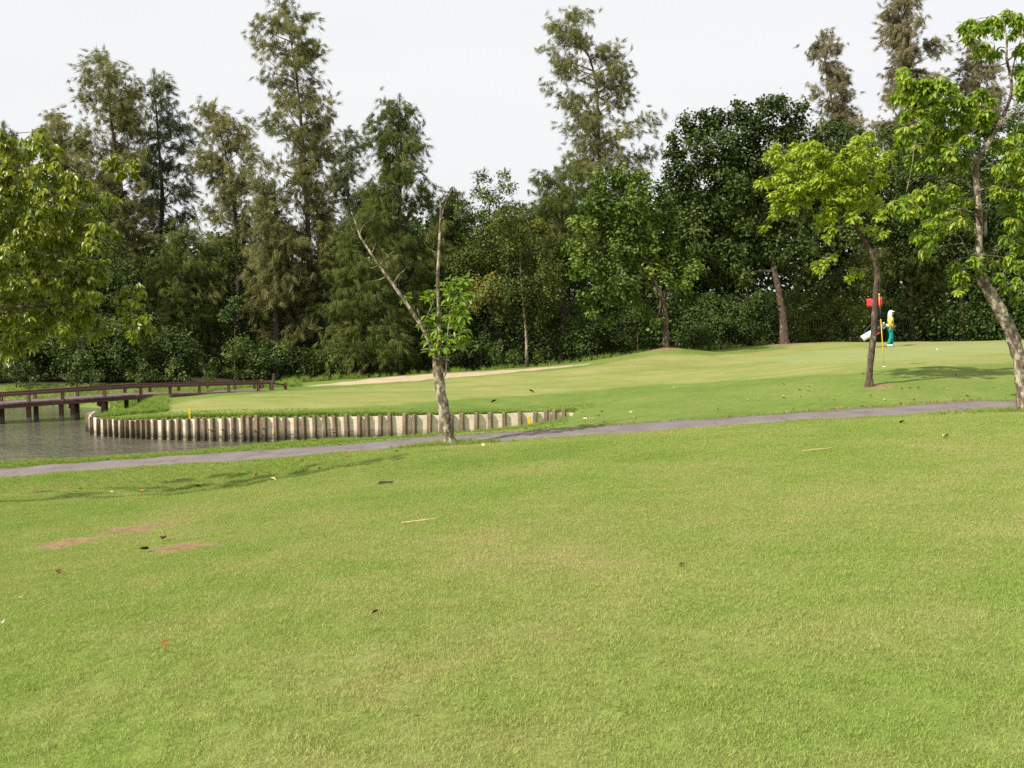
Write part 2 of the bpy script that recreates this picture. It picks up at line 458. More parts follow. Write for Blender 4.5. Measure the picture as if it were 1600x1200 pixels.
# bare earth round two trunks and on the crest of the bunker mound
bare = np.full(GX.shape, -50.0)
for (px, py, rx, ry) in [(1226, 537.5, 1.1, 1.4), (1033, 544.5, 0.7, 0.8), (1374, 604.5, 0.4, 0.25), (15, 805, 0.8, 0.35)]:
    g = ground(px, py)
    bare = np.maximum(bare, 1 - np.hypot((GX - g.x) / rx, (GY - g.y) / ry))
pathY = np.interp(GX, [p.x for p in path_pts], [p.y for p in path_pts])
behind = np.clip(GY - pathY - 0.2, -5, 5)
gobj = link_mesh('ground', np.stack([GX, GY, GH], -1).reshape(-1, 3), FC, turf, smooth=True,
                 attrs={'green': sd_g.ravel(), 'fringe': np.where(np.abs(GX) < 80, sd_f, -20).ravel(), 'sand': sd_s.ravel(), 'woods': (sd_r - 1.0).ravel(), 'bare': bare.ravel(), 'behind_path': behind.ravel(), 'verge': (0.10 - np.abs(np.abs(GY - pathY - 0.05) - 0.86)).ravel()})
tag(gobj, 'rolling mown golf course turf with pale putting green and sandy bunker strip', 'ground', kind='structure')

# path
t = NT('asphalt')
pos = t.pos()
f = t.noise(pos, 60, 4, 0.7); g = t.noise(pos, 1.5, 5, 0.6)
c = t.mix(1.0, t.ramp(g, [(0.3, (0.155, 0.132, 0.126)), (0.7, (0.215, 0.185, 0.175))]), t.ramp(f, [(0.25, 0.65), (0.75, 1.2)]), 'MULTIPLY')
vo = t.n('ShaderNodeTexVoronoi'); vo.feature = 'DISTANCE_TO_EDGE'; vo.inputs['Scale'].default_value = 0.55
nv_ = t.n('ShaderNodeVectorMath'); nv_.operation = 'ADD'; t.l(pos, nv_.inputs[0]); wv_ = t.n('ShaderNodeTexNoise'); wv_.inputs['Scale'].default_value = 2.0; t.l(pos, wv_.inputs['Vector']); t.l(wv_.outputs['Color'], nv_.inputs[1]); t.l(nv_.outputs[0], vo.inputs['Vector'])
c = t.mix(t.ramp(vo.outputs['Distance'], [(0.004, 0.45), (0.012, 0.0)]), c, (0.04, 0.035, 0.03))
c = t.mix(t.ramp(t.noise(pos, 2.8, 6, .7), [(0.6, 0.0), (0.72, 0.25)]), c, (0.25, 0.215, 0.18))
asphalt = t.done(t.bsdf(c, 0.9, t.bump(f, 0.4, 0.01), 0.2))
sp = spline([tuple(p) for p in path_pts], 0.3)
pv, pf = [], []
offs = [(-0.80, -0.10), (-0.74, 0.028), (-0.4, 0.04), (0, 0.046), (0.4, 0.04), (0.74, 0.028), (0.80, -0.10)]
for i, p in enumerate(sp):
    d = sp[min(i + 1, len(sp) - 1)] - sp[max(i - 1, 0)]
    nx, ny = -d[1], d[0]; L = math.hypot(nx, ny); nx /= L; ny /= L
    wv = 1 + 0.035 * math.sin(i * 0.37) + 0.02 * math.sin(i * 1.3)
    for (o, dz) in offs:
        x, y = p[0] + nx * o * wv, p[1] + ny * o * wv
        pv.append((x, y, dz))
PV = np.array(pv); PV[:, 2] += height(PV[:, 0], PV[:, 1])
k = len(offs)
for i in range(len(sp) - 1):
    for j in range(k - 1):
        a = i * k + j; pf.append((a, a + k, a + k + 1, a + 1))
po = link_mesh('cart_path', PV, [q[::-1] for q in pf], asphalt, smooth=True)
tag(po, 'narrow grey asphalt cart path crossing the golf course', 'path', kind='structure')

# water
t = NT('pond_water')
pos = t.pos()
rip = t.math('ADD', t.noise(t.pos((1, 0.55, 1)), 5.5, 4, 0.6), t.math('MULTIPLY', t.noise(t.pos((1, .6, 1)), 1.6, 3, 0.5), 0.9))
calm = t.ramp(t.noise(pos, 0.25, 3, 0.5), [(0.35, 0.6), (0.6, 1.0)])
bn = t.n('ShaderNodeBump'); bn.inputs['Distance'].default_value = 0.10
t.l(rip, bn.inputs['Height']); t.l(t.math('MULTIPLY', calm, 0.9), bn.inputs['Strength'])
col = t.ramp(t.noise(pos, 0.5, 3), [(0.3, (0.085, 0.08, 0.055)), (0.7, (0.125, 0.118, 0.085))])
water_m = t.done(t.bsdf(col, 0.09, bn.outputs[0], 0.5, IOR=1.33))
xs, ys = np.linspace(-70, 0, 30), np.linspace(26.6, 44, 12)
WX, WY = np.meshgrid(xs, ys)
ii = np.arange(WX.size).reshape(WX.shape)
wo_ = link_mesh('water', np.stack([WX, WY, np.full(WX.shape, ZW)], -1).reshape(-1, 3), np.stack([ii[:-1, :-1], ii[:-1, 1:], ii[1:, 1:], ii[1:, :-1]], -1).reshape(-1, 4), water_m)
tag(wo_, 'rippled brown pond beside the walled bank', 'water', kind='structure')

# ------------------------------------------------------------------ retaining wall
t = NT('weathered_pile')
obp = t.pos(obj=True)
zsep = t.n('ShaderNodeSeparateXYZ'); t.l(t.pos(), zsep.inputs[0])
grain = t.noise(t.pos((6, 6, 0.6), False), 6, 6, 0.7)
blot = t.noise(t.pos(), 3.2, 6, 0.65)
c = t.ramp(grain, [(0.25, (0.075, 0.052, 0.032)), (0.5, (0.19, 0.14, 0.092)), (0.78, (0.36, 0.285, 0.195))])
damp = t.math('SUBTRACT', 1.0, t.math('DIVIDE', t.math('SUBTRACT', zsep.outputs['Z'], ZW), 0.42), True)
damp = t.math('MULTIPLY', t.math('ADD', damp, t.math('MULTIPLY', t.math('SUBTRACT', blot, 0.5), 1.6)), 1.3, True)
c = t.mix(damp, c, (0.05, 0.045, 0.028))
c = t.mix(t.ramp(blot, [(0.6, 0.0), (0.75, 0.7)]), c, (0.15, 0.13, 0.08))
pile_m = t.done(t.bsdf(c, 0.9, t.bump(grain, 0.5, 0.02), 0.15))
t = NT('wall_board')
zsep = t.n('ShaderNodeSeparateXYZ'); t.l(t.pos(), zsep.inputs[0])
grain = t.noise(t.pos((1, 1, 5)), 3, 6, 0.65)
blot = t.noise(t.pos(), 3.5, 6, 0.65)
c = t.ramp(grain, [(0.25, (0.58, 0.47, 0.34)), (0.55, (0.76, 0.66, 0.52)), (0.8, (0.82, 0.74, 0.62))])
damp = t.math('SUBTRACT', 1.0, t.math('DIVIDE', t.math('SUBTRACT', zsep.outputs['Z'], ZW + .06), 0.30), True)
damp = t.math('MULTIPLY', t.math('ADD', damp, t.math('MULTIPLY', t.math('SUBTRACT', blot, 0.5), 1.2)), 1.1, True)
foot = t.ramp(t.math('SUBTRACT', zsep.outputs['Z'], ZW), [(0.03, 1.0), (0.07, 0.0)])
c = t.mix(damp, c, (0.17, 0.15, 0.10))
c = t.mix(t.math('MULTIPLY', foot, 0.5), c, (0.5, 0.42, 0.32))
board_m = t.done(t.bsdf(c, 0.9, t.bump(grain, 0.3, 0.02), 0.15))

wall = thing('retaining_wall', 'long curved pond bank wall of upright weathered piles and pale boards', 'retaining wall', (wall_xy[7][0], wall_xy[7][1], ZW))
wb = wall.location
def wall_at(px):
    """plan point on the wall line's front run at photo column px"""
    xs_ = [q[0] for q in WALL[:15]][::-1]; ds = [q[1] for q in WALL[:15]][::-1]
    D = float(np.interp(px, xs_, ds)); return (px - 800) / F * D, D
def wall_top(px):
    py = float(np.interp(px, [130, 150, 200, 300, 500, 700, 890], [652, 655, 657, 655, 652.5, 648.5, 644]))
    x, D = wall_at(px); return at(px, py, D).z
POSTS = [135, 145, 156, 164, 173, 182, 190, 199, 207, 215, 223, 234, 248, 260, 272, 287, 301, 313, 326, 344, 359, 374, 384, 395, 408, 426, 439, 458, 470, 487, 503, 519, 538, 557, 570, 590, 606, 628, 643, 667, 686, 702, 719, 741, 764, 786, 811, 833, 852, 865, 880]
tops, xy = [], []
for px in POSTS:
    x, D = wall_at(px + 2); xy.append((x, D)); tops.append(wall_top(px))
for i, px in enumerate(POSTS):
    x, y = xy[i]
    a, b = xy[max(i - 1, 0)], xy[min(i + 1, len(xy) - 1)]
    ang = math.atan2(b[1] - a[1], b[0] - a[0])
    an2 = ang + math.pi - R(random.uniform(24, 42)) if math.cos(ang) < 0 else ang - R(random.uniform(24, 42))
    m = MB()
    wd = random.uniform(0.105, 0.135) * (0.85 if px < 260 else 1)
    proud = random.uniform(0.03, 0.09) if px > 300 else random.uniform(0.0, 0.045)
    h = tops[i] + proud
    m.box(-wd / 2, wd / 2, -0.02, 0.09, ZW - 0.75, h, 0.014)
    vs = []
    ln = random.uniform(-0.04, 0.04); ly = random.uniform(-0.02, 0.02)
    for (vx, vy, vz) in m.v:
        k_ = vz - ZW
        vx += ln * k_ + random.uniform(-.006, .006); vy += ly * k_
        if vz > h - 0.05: vz += random.uniform(-.014, .014)
        vs.append((x - wb.x + vx * math.cos(an2) - vy * math.sin(an2), y - wb.y + vx * math.sin(an2) + vy * math.cos(an2), vz - wb.z))
    link_mesh('post', vs, m.f, pile_m, wall)
for i in range(len(POSTS) - 1):
    a, b = Vector((*xy[i], 0)), Vector((*xy[i + 1], 0))
    d = (b - a).normalized(); nrm_ = Vector((-d.y, d.x, 0))
    z1a, z1b = tops[i] + random.uniform(-.03, .01), tops[i + 1] + random.uniform(-.03, .01)
    o0, o1 = 0.065 + random.uniform(-.006, .006), 0.065 + random.uniform(-.006, .006)
    v = []
    for th in (0, 0.055):
        for (p, zt, o) in ((a, z1a, o0), (b, z1b, o1)):
            for z in (ZW - 0.7, zt):
                q = p + nrm_ * (o + th); v.append((q.x - wb.x, q.y - wb.y, z - wb.z))
    link_mesh('board', v, [(0, 2, 3, 1), (4, 5, 7, 6), (1, 3, 7, 5), (0, 4, 6, 2), (0, 1, 5, 4), (2, 6, 7, 3)], board_m, wall)
# last low boards running into the bank, and the return round the left corner
def low_board(p, q, z0, z1, name='board'):
    m = MB(); m.beam(Vector((p[0], p[1], (z0 + z1) / 2)) - wb, Vector((q[0], q[1], (z0 + z1) / 2)) - wb, 0.06, z1 - z0); m.build(name, board_m, wall)
e = xy[-1]; we = wall_xy[0]
low_board((e[0] + .06, e[1] + .08), (we[0], we[1] + .05), ZW - 0.3, wall_top(890) - .03)
for i in range(14, 16):
    p, q = wall_xy[i], wall_xy[i + 1]
    low_board(p, q, ZW - .7, tops[0] - .02 + 0.05 * (i - 14))
for k_ in range(4):
    p = Vector((*wall_xy[15], 0)).lerp(Vector((*wall_xy[16], 0)), (k_ + .4) / 4)
    m = MB(); m.box(-.09, .08, -.08, .08, ZW - .75, tops[0] + .03, .012)
    m.build('post', pile_m, wall, loc=(p.x - .06 - wb.x, p.y - wb.y, -wb.z))
# rusty tie-rod stubs that stick out of the boards
rust = plain('rusty_iron', (0.07, 0.045, 0.03), 0.8)
for px, py in [(348, 671), (398, 672), (413, 669), (454, 678), (517, 671), (580, 671), (365, 670), (328, 671), (547, 673)]:
    x, D = wall_at(px); z = at(px, py, D).z
    m = MB(); a = Vector((x - .1, D - .03, z)) - wb; b = Vector((x + .1, D - .14, z + random.uniform(-.02, .03))) - wb
    m.tube([a, b], [.014, .012], 6); m.build('tie_rod', rust, wall)

# ------------------------------------------------------------------ bridge
t = NT('red_brown_timber')
g = t.noise(t.pos((1, 1, 4)), 5, 6, 0.6)
zsep = t.n('ShaderNodeSeparateXYZ'); t.l(t.pos(), zsep.inputs[0])
c = t.ramp(g, [(0.25, (0.06, 0.027, 0.022)), (0.75, (0.125, 0.058, 0.047))])
wet = t.ramp(t.math('ADD', t.math('SUBTRACT', zsep.outputs['Z'], ZW), t.math('MULTIPLY', g, 0.1)), [(0.2, 1.0), (0.27, 0.0)])
c = t.mix(wet, c, (0.16, 0.14, 0.12))
timber = t.done(t.bsdf(c, 0.65, t.bump(g, 0.3, 0.01), 0.3))
deckm = plain('worn_deck', (0.15, 0.105, 0.105), 0.8, 0.3, 3)
BR = [(-560, 33.4, 652), (-300, 34.4, 647), (-120, 35.5, 640), (0, 36.3, 631), (95, 37.3, 624.5), (160, 38.0, 620), (218, 38.8, 616.5), (300, 39.8, 614), (370, 40.7, 612), (425, 41.5, 610)]
bp = spline([tuple(at(px, py, D)) for px, D, py in BR], 0.25)
bcum = np.concatenate([[0], np.cumsum(np.linalg.norm(np.diff(bp[:, :2], axis=0), axis=1))])
BW = 1.0
def bridge_at(px=None, s=None, off=0.0):
    if px is not None:
        k = np.interp(px, bp[:, 0] / bp[:, 1] * F + 800, np.arange(len(bp)))
    else:
        k = np.interp(s, bcum, np.arange(len(bp)))
    i = int(min(max(math.floor(k), 0), len(bp) - 2)); p = bp[i] + (bp[i + 1] - bp[i]) * (k - i)
    d = bp[i + 1] - bp[i]; n = np.array([-d[1], d[0], 0]) / np.hypot(d[0], d[1])
    return Vector(p + n * off)
br = thing('wooden_footbridge', 'low red brown timber bridge with open rails over the pond', 'bridge', bridge_at(95) * 1.0)
br.location.z = ZW
b0 = br.location.copy()
def strip(name, off, dz, wd, ht, mat, s0=0.0, s1=None, seg=None):
    """one straight timber per bay along the bridge"""
    s1 = s1 or bcum[-1]
    n = max(1, int(round((s1 - s0) / (seg or 2.4))))
    for i in range(n):
        a = bridge_at(s=s0 + (s1 - s0) * i / n + 0.006, off=off); b = bridge_at(s=s0 + (s1 - s0) * (i + 1) / n - 0.006, off=off)
        a.z += dz; b.z += dz
        m = MB(); m.beam(a - b0, b - b0, wd, ht); m.build(name, mat, br)
m = MB()
for s_ in np.arange(0, bcum[-1], 0.16):
    a, b = bridge_at(s=s_, off=-0.05), bridge_at(s=s_, off=BW + .05)
    dz = random.uniform(-.006, .006) - 0.025
    m.beam(a - b0 + Vector((0, 0, dz)), b - b0 + Vector((0, 0, dz)), 0.145, 0.05)
tag(m.build('deck', deckm, br), kind='stuff')
for off in (0.0, BW):
    strip('beam', off, -0.112, 0.09, 0.115, timber)
    strip('rail', off, 0.285, 0.10, 0.082, timber)
strip('beam', BW / 2, -0.113, 0.12, 0.117, timber)
for off, L in ((0.0, [-420, -330, -250, -160, -75, 42, 95, 161, 218, 264, 310, 356, 402]), (BW, [-300, -200, -100, 0, 60, 125, 174, 206, 243, 289, 335, 380, 412])):
    for px in L:
        p = bridge_at(px=px, off=off) - b0
        m = MB(); m.box(-.045, .045, -.042, .042, -.04, .244, 0); m.build('rail_post', timber, br, loc=p)
for px, off in ((423, 0.0), (423, BW), (-545, 0.0)):
    p = bridge_at(px=px, off=off) - b0
    m = MB(); m.box(-.07, .07, -.07, .07, -.35, .37, .01); m.build('end_post', timber, br, loc=p)
# piles stand under the deck edge
for px, off in [(-420, 0), (-330, 0), (-160, 0), (-75, 0), (42, 0), (93, 0), (111, 0), (160, 0), (223, 0), (271, 0), (-420, BW), (-160, BW), (0, BW), (60, BW), (123, BW), (175, BW), (206, BW), (250, BW)]:
    p = bridge_at(px=px, off=off + (0.13 if off == 0 else -0.13))
    zg = hz(p.x, p.y) - 0.25
    m = MB(); m.box(-.062, .062, -.062, .062, zg - p.z, -.056, 0); m.build('pile', timber, br, loc=p - b0)
    if off == 0 and px not in (93, 42):
        a, b = bridge_at(px=px, off=0.27), bridge_at(px=px, off=BW - 0.27)
        m = MB(); m.beam(a - b0 + Vector((0, 0, -.30)), b - b0 + Vector((0, 0, -.30)), .12, .14); m.build('cross_beam', timber, br)
# low handrail run-out beyond the bridge end
a = bridge_at(px=425); g2 = at(446, 606, 42.2)
m = MB(); m.box(-.05, .05, -.05, .05, hz(g2.x, g2.y) - .2 - g2.z, .22, 0); m.build('end_post', timber, br, loc=g2 - b0)
m = MB(); m.beam(a - b0 + Vector((0.08, 0, .27)), g2 - b0 + Vector((-.055, 0, .12)), .05, .06); m.build('rail', timber, br)

# ------------------------------------------------------------------ foliage builders
def needle_mesh(name, P, Dv, L, W, tint, mat, parent):
    n = len(P)
    side = norm(np.cross(Dv, rng.normal(size=(n, 3))))
    V = np.empty((n, 3, 3))
    V[:, 0] = P + side * (W / 2)[:, None]; V[:, 1] = P - side * (W / 2)[:, None]; V[:, 2] = P + Dv * L[:, None]
    return link_mesh(name, V.reshape(-1, 3), np.arange(n * 3).reshape(n, 3), mat, parent, attrs={'tint': np.repeat(tint, 3)})

def quad_leaves(name, P, Dv, N, L, W, tint, mat, parent):
    n = len(P)
    side = norm(np.cross(Dv, N)); N = np.cross(side, Dv)
    V = np.empty((n, 4, 3))
    V[:, 0] = P
    mid = P + Dv * (L * 0.45)[:, None] + N * (W * 0.12)[:, None]
    V[:, 1] = mid + side * (W / 2)[:, None]; V[:, 3] = mid - side * (W / 2)[:, None]
    V[:, 2] = P + Dv * L[:, None]
    return link_mesh(name, V.reshape(-1, 3), np.arange(n * 4).reshape(n, 4), mat, parent, attrs={'tint': np.repeat(tint, 4)})

LT = np.array([0, .28, .62, 1.0])
LWD = np.array([0, .92, .85, 0])
def big_leaf_local(bend=0.18, fold=0.16):
    """unit leaf along +Y, width 1 along X: base, (l, m, r) x2, tip"""
    v = [(0, 0, 0)]
    for k in (1, 2):
        z = -bend * LT[k] ** 2
        v += [(-LWD[k] / 2, LT[k], z + fold * .5), (0, LT[k], z), (LWD[k] / 2, LT[k], z + fold * .5)]
    v.append((0, 1, -bend))
    f = [(0, 2, 1), (0, 3, 2), (1, 2, 5, 4), (2, 3, 6, 5), (4, 5, 7), (5, 6, 7)]
    return np.array(v), f
def big_leaves(name, P, Dv, N, L, W, tint, mat, parent, base, singles=300):
    """a crown of modelled leaves: the first `singles` are objects of their own, the rest one mesh"""
    n = len(P)
    side = norm(np.cross(Dv, N)); N = np.cross(side, Dv)
    lv, lf = big_leaf_local()
    variants = []
    for k in range(5):
        me_o = link_mesh('leaf', lv, lf, mat, None, smooth=True, attrs={'tint': np.full(len(lv), (k + .5) / 5)})
        variants.append(me_o.data); bpy.data.objects.remove(me_o)
    for i in range(min(singles, n)):
        o = bpy.data.objects.new('leaf', variants[min(4, int(tint[i] * 5))])
        C.objects.link(o); o.parent = parent
        M = Matrix.Identity(4)
        for r in range(3):
            M[r][0] = side[i][r] * W[i]; M[r][1] = Dv[i][r] * L[i]; M[r][2] = N[i][r] * L[i]; M[r][3] = P[i][r] - base[r]
        o.matrix_local = M
    if n > singles:
        s = slice(singles, n)
        V = (P[s, None, :] + side[s, None, :] * (lv[None, :, 0:1] * W[s, None, None]) + Dv[s, None, :] * (lv[None, :, 1:2] * L[s, None, None]) + N[s, None, :] * (lv[None, :, 2:3] * L[s, None, None]))
        m_ = n - singles
        tri = []
        for f in lf: tri += [f] if len(f) == 3 else [(f[0], f[1], f[2]), (f[0], f[2], f[3])]
        tri = np.array(tri)
        FF = (tri[None] + (np.arange(m_) * len(lv))[:, None, None]).reshape(-1, 3)
        b = np.array(base)
        o = link_mesh(name, V.reshape(-1, 3) - b, FF, mat, parent, smooth=True, attrs={'tint': np.repeat(tint[s], len(lv))})
        o['kind'] = 'stuff'

bark_dark = bark_mat('casuarina_bark', (0.035, 0.026, 0.02), (0.085, 0.065, 0.05), (0.14, 0.115, 0.095), 0.66)
bark_brown = bark_mat('brown_bark', (0.028, 0.02, 0.015), (0.105, 0.075, 0.055), (0.27, 0.22, 0.165), 0.58)
bark_pale = bark_mat('pale_patched_bark', (0.045, 0.034, 0.024), (0.16, 0.12, 0.085), (0.44, 0.40, 0.29), 0.53, 18)
cas_olive = leaf_mat('casuarina_olive', (0.095, 0.115, 0.04), (0.205, 0.21, 0.083), (0.325, 0.30, 0.135), 0.35, 0.7, 0.1)
cas_green = leaf_mat('casuarina_green', (0.05, 0.075, 0.018), (0.13, 0.165, 0.042), (0.24, 0.25, 0.08), 0.35, 0.7, 0.1)
cas_grey = leaf_mat('casuarina_grey_green', (0.06, 0.08, 0.042), (0.14, 0.17, 0.085), (0.24, 0.26, 0.14), 0.35, 0.7, 0.1)
cas_brown = leaf_mat('casuarina_brownish', (0.12, 0.11, 0.06), (0.26, 0.23, 0.13), (0.38, 0.33, 0.21), 0.35, 0.7, 0.1)
bl_dark = leaf_mat('broadleaf_dark', (0.02, 0.036, 0.007), (0.06, 0.098, 0.018), (0.14, 0.185, 0.045), 0.25, 0.55, 0.18)
bl_mid = leaf_mat('broadleaf_mid', (0.035, 0.062, 0.009), (0.10, 0.165, 0.022), (0.25, 0.31, 0.06), 0.28, 0.5, 0.2)
bl_yellow = leaf_mat('broadleaf_yellowish', (0.04, 0.058, 0.012), (0.105, 0.135, 0.027), (0.22, 0.215, 0.042), 0.28, 0.55, 0.2)
bl_vine = leaf_mat('broadleaf_shrub', (0.026, 0.05, 0.011), (0.068, 0.115, 0.026), (0.15, 0.20, 0.05), 0.28, 0.5, 0.2)
fg_left = leaf_mat('left_tree_leaf', (0.095, 0.145, 0.008), (0.215, 0.27, 0.017), (0.42, 0.43, 0.06), 0.46, 0.32, 0.5)
fg_lime = leaf_mat('lime_leaf', (0.17, 0.27, 0.013), (0.32, 0.43, 0.03), (0.50, 0.54, 0.07), 0.46, 0.4, 0.4)
fg_right = leaf_mat('right_tree_leaf', (0.10, 0.19, 0.011), (0.22, 0.34, 0.022), (0.48, 0.47, 0.055), 0.44, 0.36, 0.45)
fg_young = leaf_mat('young_tree_leaf', (0.10, 0.20, 0.018), (0.21, 0.33, 0.03), (0.38, 0.43, 0.065), 0.44, 0.34, 0.45)

def casuarina(label, D, base_px, trunk_px, prof, mat, dense=1.75, tufts=34, per=26, spread=0.34, droop=0.75, nl=0.33, nw=0.023, group='tall casuarinas of the wood'):
    """trunk_px: (px, py) up the stem; prof: (py, left px, right px) outline of the crown"""
    k = D / F
    bx = (base_px - 800) * k
    zb = hz(bx, D)
    base = Vector((bx, D, zb))
    T = thing('casuarina_tree', label, 'tree', base, group)
    zc = lambda py: at(800, py, D).z
    tp = [(bx, D, zb - 0.3, 0.24)] + [((px - 800) * k, D + 0.15 * i, zc(py), 0) for i, (px, py) in enumerate(trunk_px)]
    ztop = tp[-1][2]; hh = ztop - zb
    tp = [(x, y, z, max(0.02, 0.22 * (1 - (z - zb) / hh) ** 0.8 * min(1, hh / 15 + .3))) for (x, y, z, _) in tp]
    sp = spline(tp, 0.5)
    v, f = tube([Vector(q[:3]) - base for q in sp], [max(.018, q[3]) for q in sp], 8, 0.06)
    link_mesh('trunk', v, f, bark_dark, T, smooth=True)
    zs = sp[:, 2]
    tr = lambda z: np.array([np.interp(z, zs, sp[:, 0]), np.interp(z, zs, sp[:, 1])])
    pz = np.array([zc(p[0]) for p in prof])[::-1]
    pl = np.array([(p[1] - 800) * k for p in prof])[::-1]
    pr = np.array([(p[2] - 800) * k for p in prof])[::-1]
    zz = np.linspace(pz[0], pz[-1], 80)
    wid = np.interp(zz, pz, pr - pl)
    area = wid.mean() * (pz[-1] - pz[0])
    cdf = np.cumsum(wid + 0.25); cdf /= cdf[-1]
    bm = MB(); PP, DD, LL, TT = [], [], [], []
    nb = int(area * 1.15 * dense) + 8
    for i in range(nb):
        z = np.interp((i + rng.random()) / nb, cdf, zz)
        l, r = np.interp(z, pz, pl), np.interp(z, pz, pr)
        cx, cy = tr(z)
        a = rng.random() * 2 * math.pi
        rr = 0.25 + 0.78 * rng.random() ** 0.6
        wx = 1.12 * max((r - cx) if math.cos(a) > 0 else (cx - l), 0.12)
        tip = np.array([cx + math.cos(a) * wx * rr, cy + math.sin(a) * (r - l) / 2 * rr, z])
        rise = (0.35 + 0.55 * rng.random()) * np.hypot(tip[0] - cx, tip[1] - cy) + 0.1
        z0 = max(zb + 1, z - rise)
        c0 = tr(z0); root = np.array([c0[0], c0[1], z0])
        vec = tip - root; Lb = np.linalg.norm(vec); out = norm(vec)
        if Lb > 0.5:
            mid = root + vec * 0.5 + np.array([0, 0, -0.06 * Lb])
            bm.tube([Vector(root) - base, Vector(mid) - base, Vector(tip) - base], [.012 + .012 * Lb, .016, .008], 4, 0, False)
        # tufts scattered round the outer branch
        nt = int(tufts * (0.6 + 0.8 * rng.random()))
        sg = spread * (0.75 + 0.5 * rng.random())
        lo = 0.35 if Lb < 1.2 else 0.5
        c_t = root + vec * (lo + (1.02 - lo) * rng.random((nt, 1)) ** 0.7) + rng.normal(size=(nt, 3)) * np.array([sg, sg, sg * 0.62])
        w_ = np.repeat(np.arange(nt), per)
        m = len(w_)
        td = norm(rng.normal(size=(nt, 3)) * 0.5 + out * 0.5 + np.array([0, 0, -droop]))
        d = norm(td[w_] + rng.normal(size=(m, 3)) * 0.26)
        p = c_t[w_] + rng.normal(size=(m, 3)) * 0.045 + td[w_] * (rng.random((m, 1)) * 0.2)
        tb = np.clip(rng.normal(0.5, 0.17), 0.08, 0.92)
        tt = tb + rng.normal(0, 0.10, nt)
        PP.append(p); DD.append(d); TT.append(np.clip(tt[w_] + rng.normal(0, 0.10, m), 0, 1)); LL.append(nl * (0.55 + 0.7 * rng.random(m)))
    # leading shoot
    m = per * 8; z = pz[-1] - rng.random(m) ** 1.5 * 0.9
    p = np.stack([np.interp(z, zs, sp[:, 0]), np.interp(z, zs, sp[:, 1]), z], -1) + rng.normal(size=(m, 3)) * (0.04 + 0.1 * (pz[-1] - z))[:, None]
    PP.append(p); DD.append(norm(rng.normal(size=(m, 3)) * .5 + np.array([0, 0, .4]))); TT.append(rng.random(m)); LL.append(nl * (0.4 + 0.4 * rng.random(m)))
    if bm.v: tag(bm.build('branches', bark_dark, T), kind='stuff')
    P = np.concatenate(PP) - np.array(base); L = np.concatenate(LL)
    W = nw * (0.6 + 0.8 * rng.random(len(P)))
    needle_mesh('crown', P, np.concatenate(DD), L, W, np.concatenate(TT), mat, T)
    return T

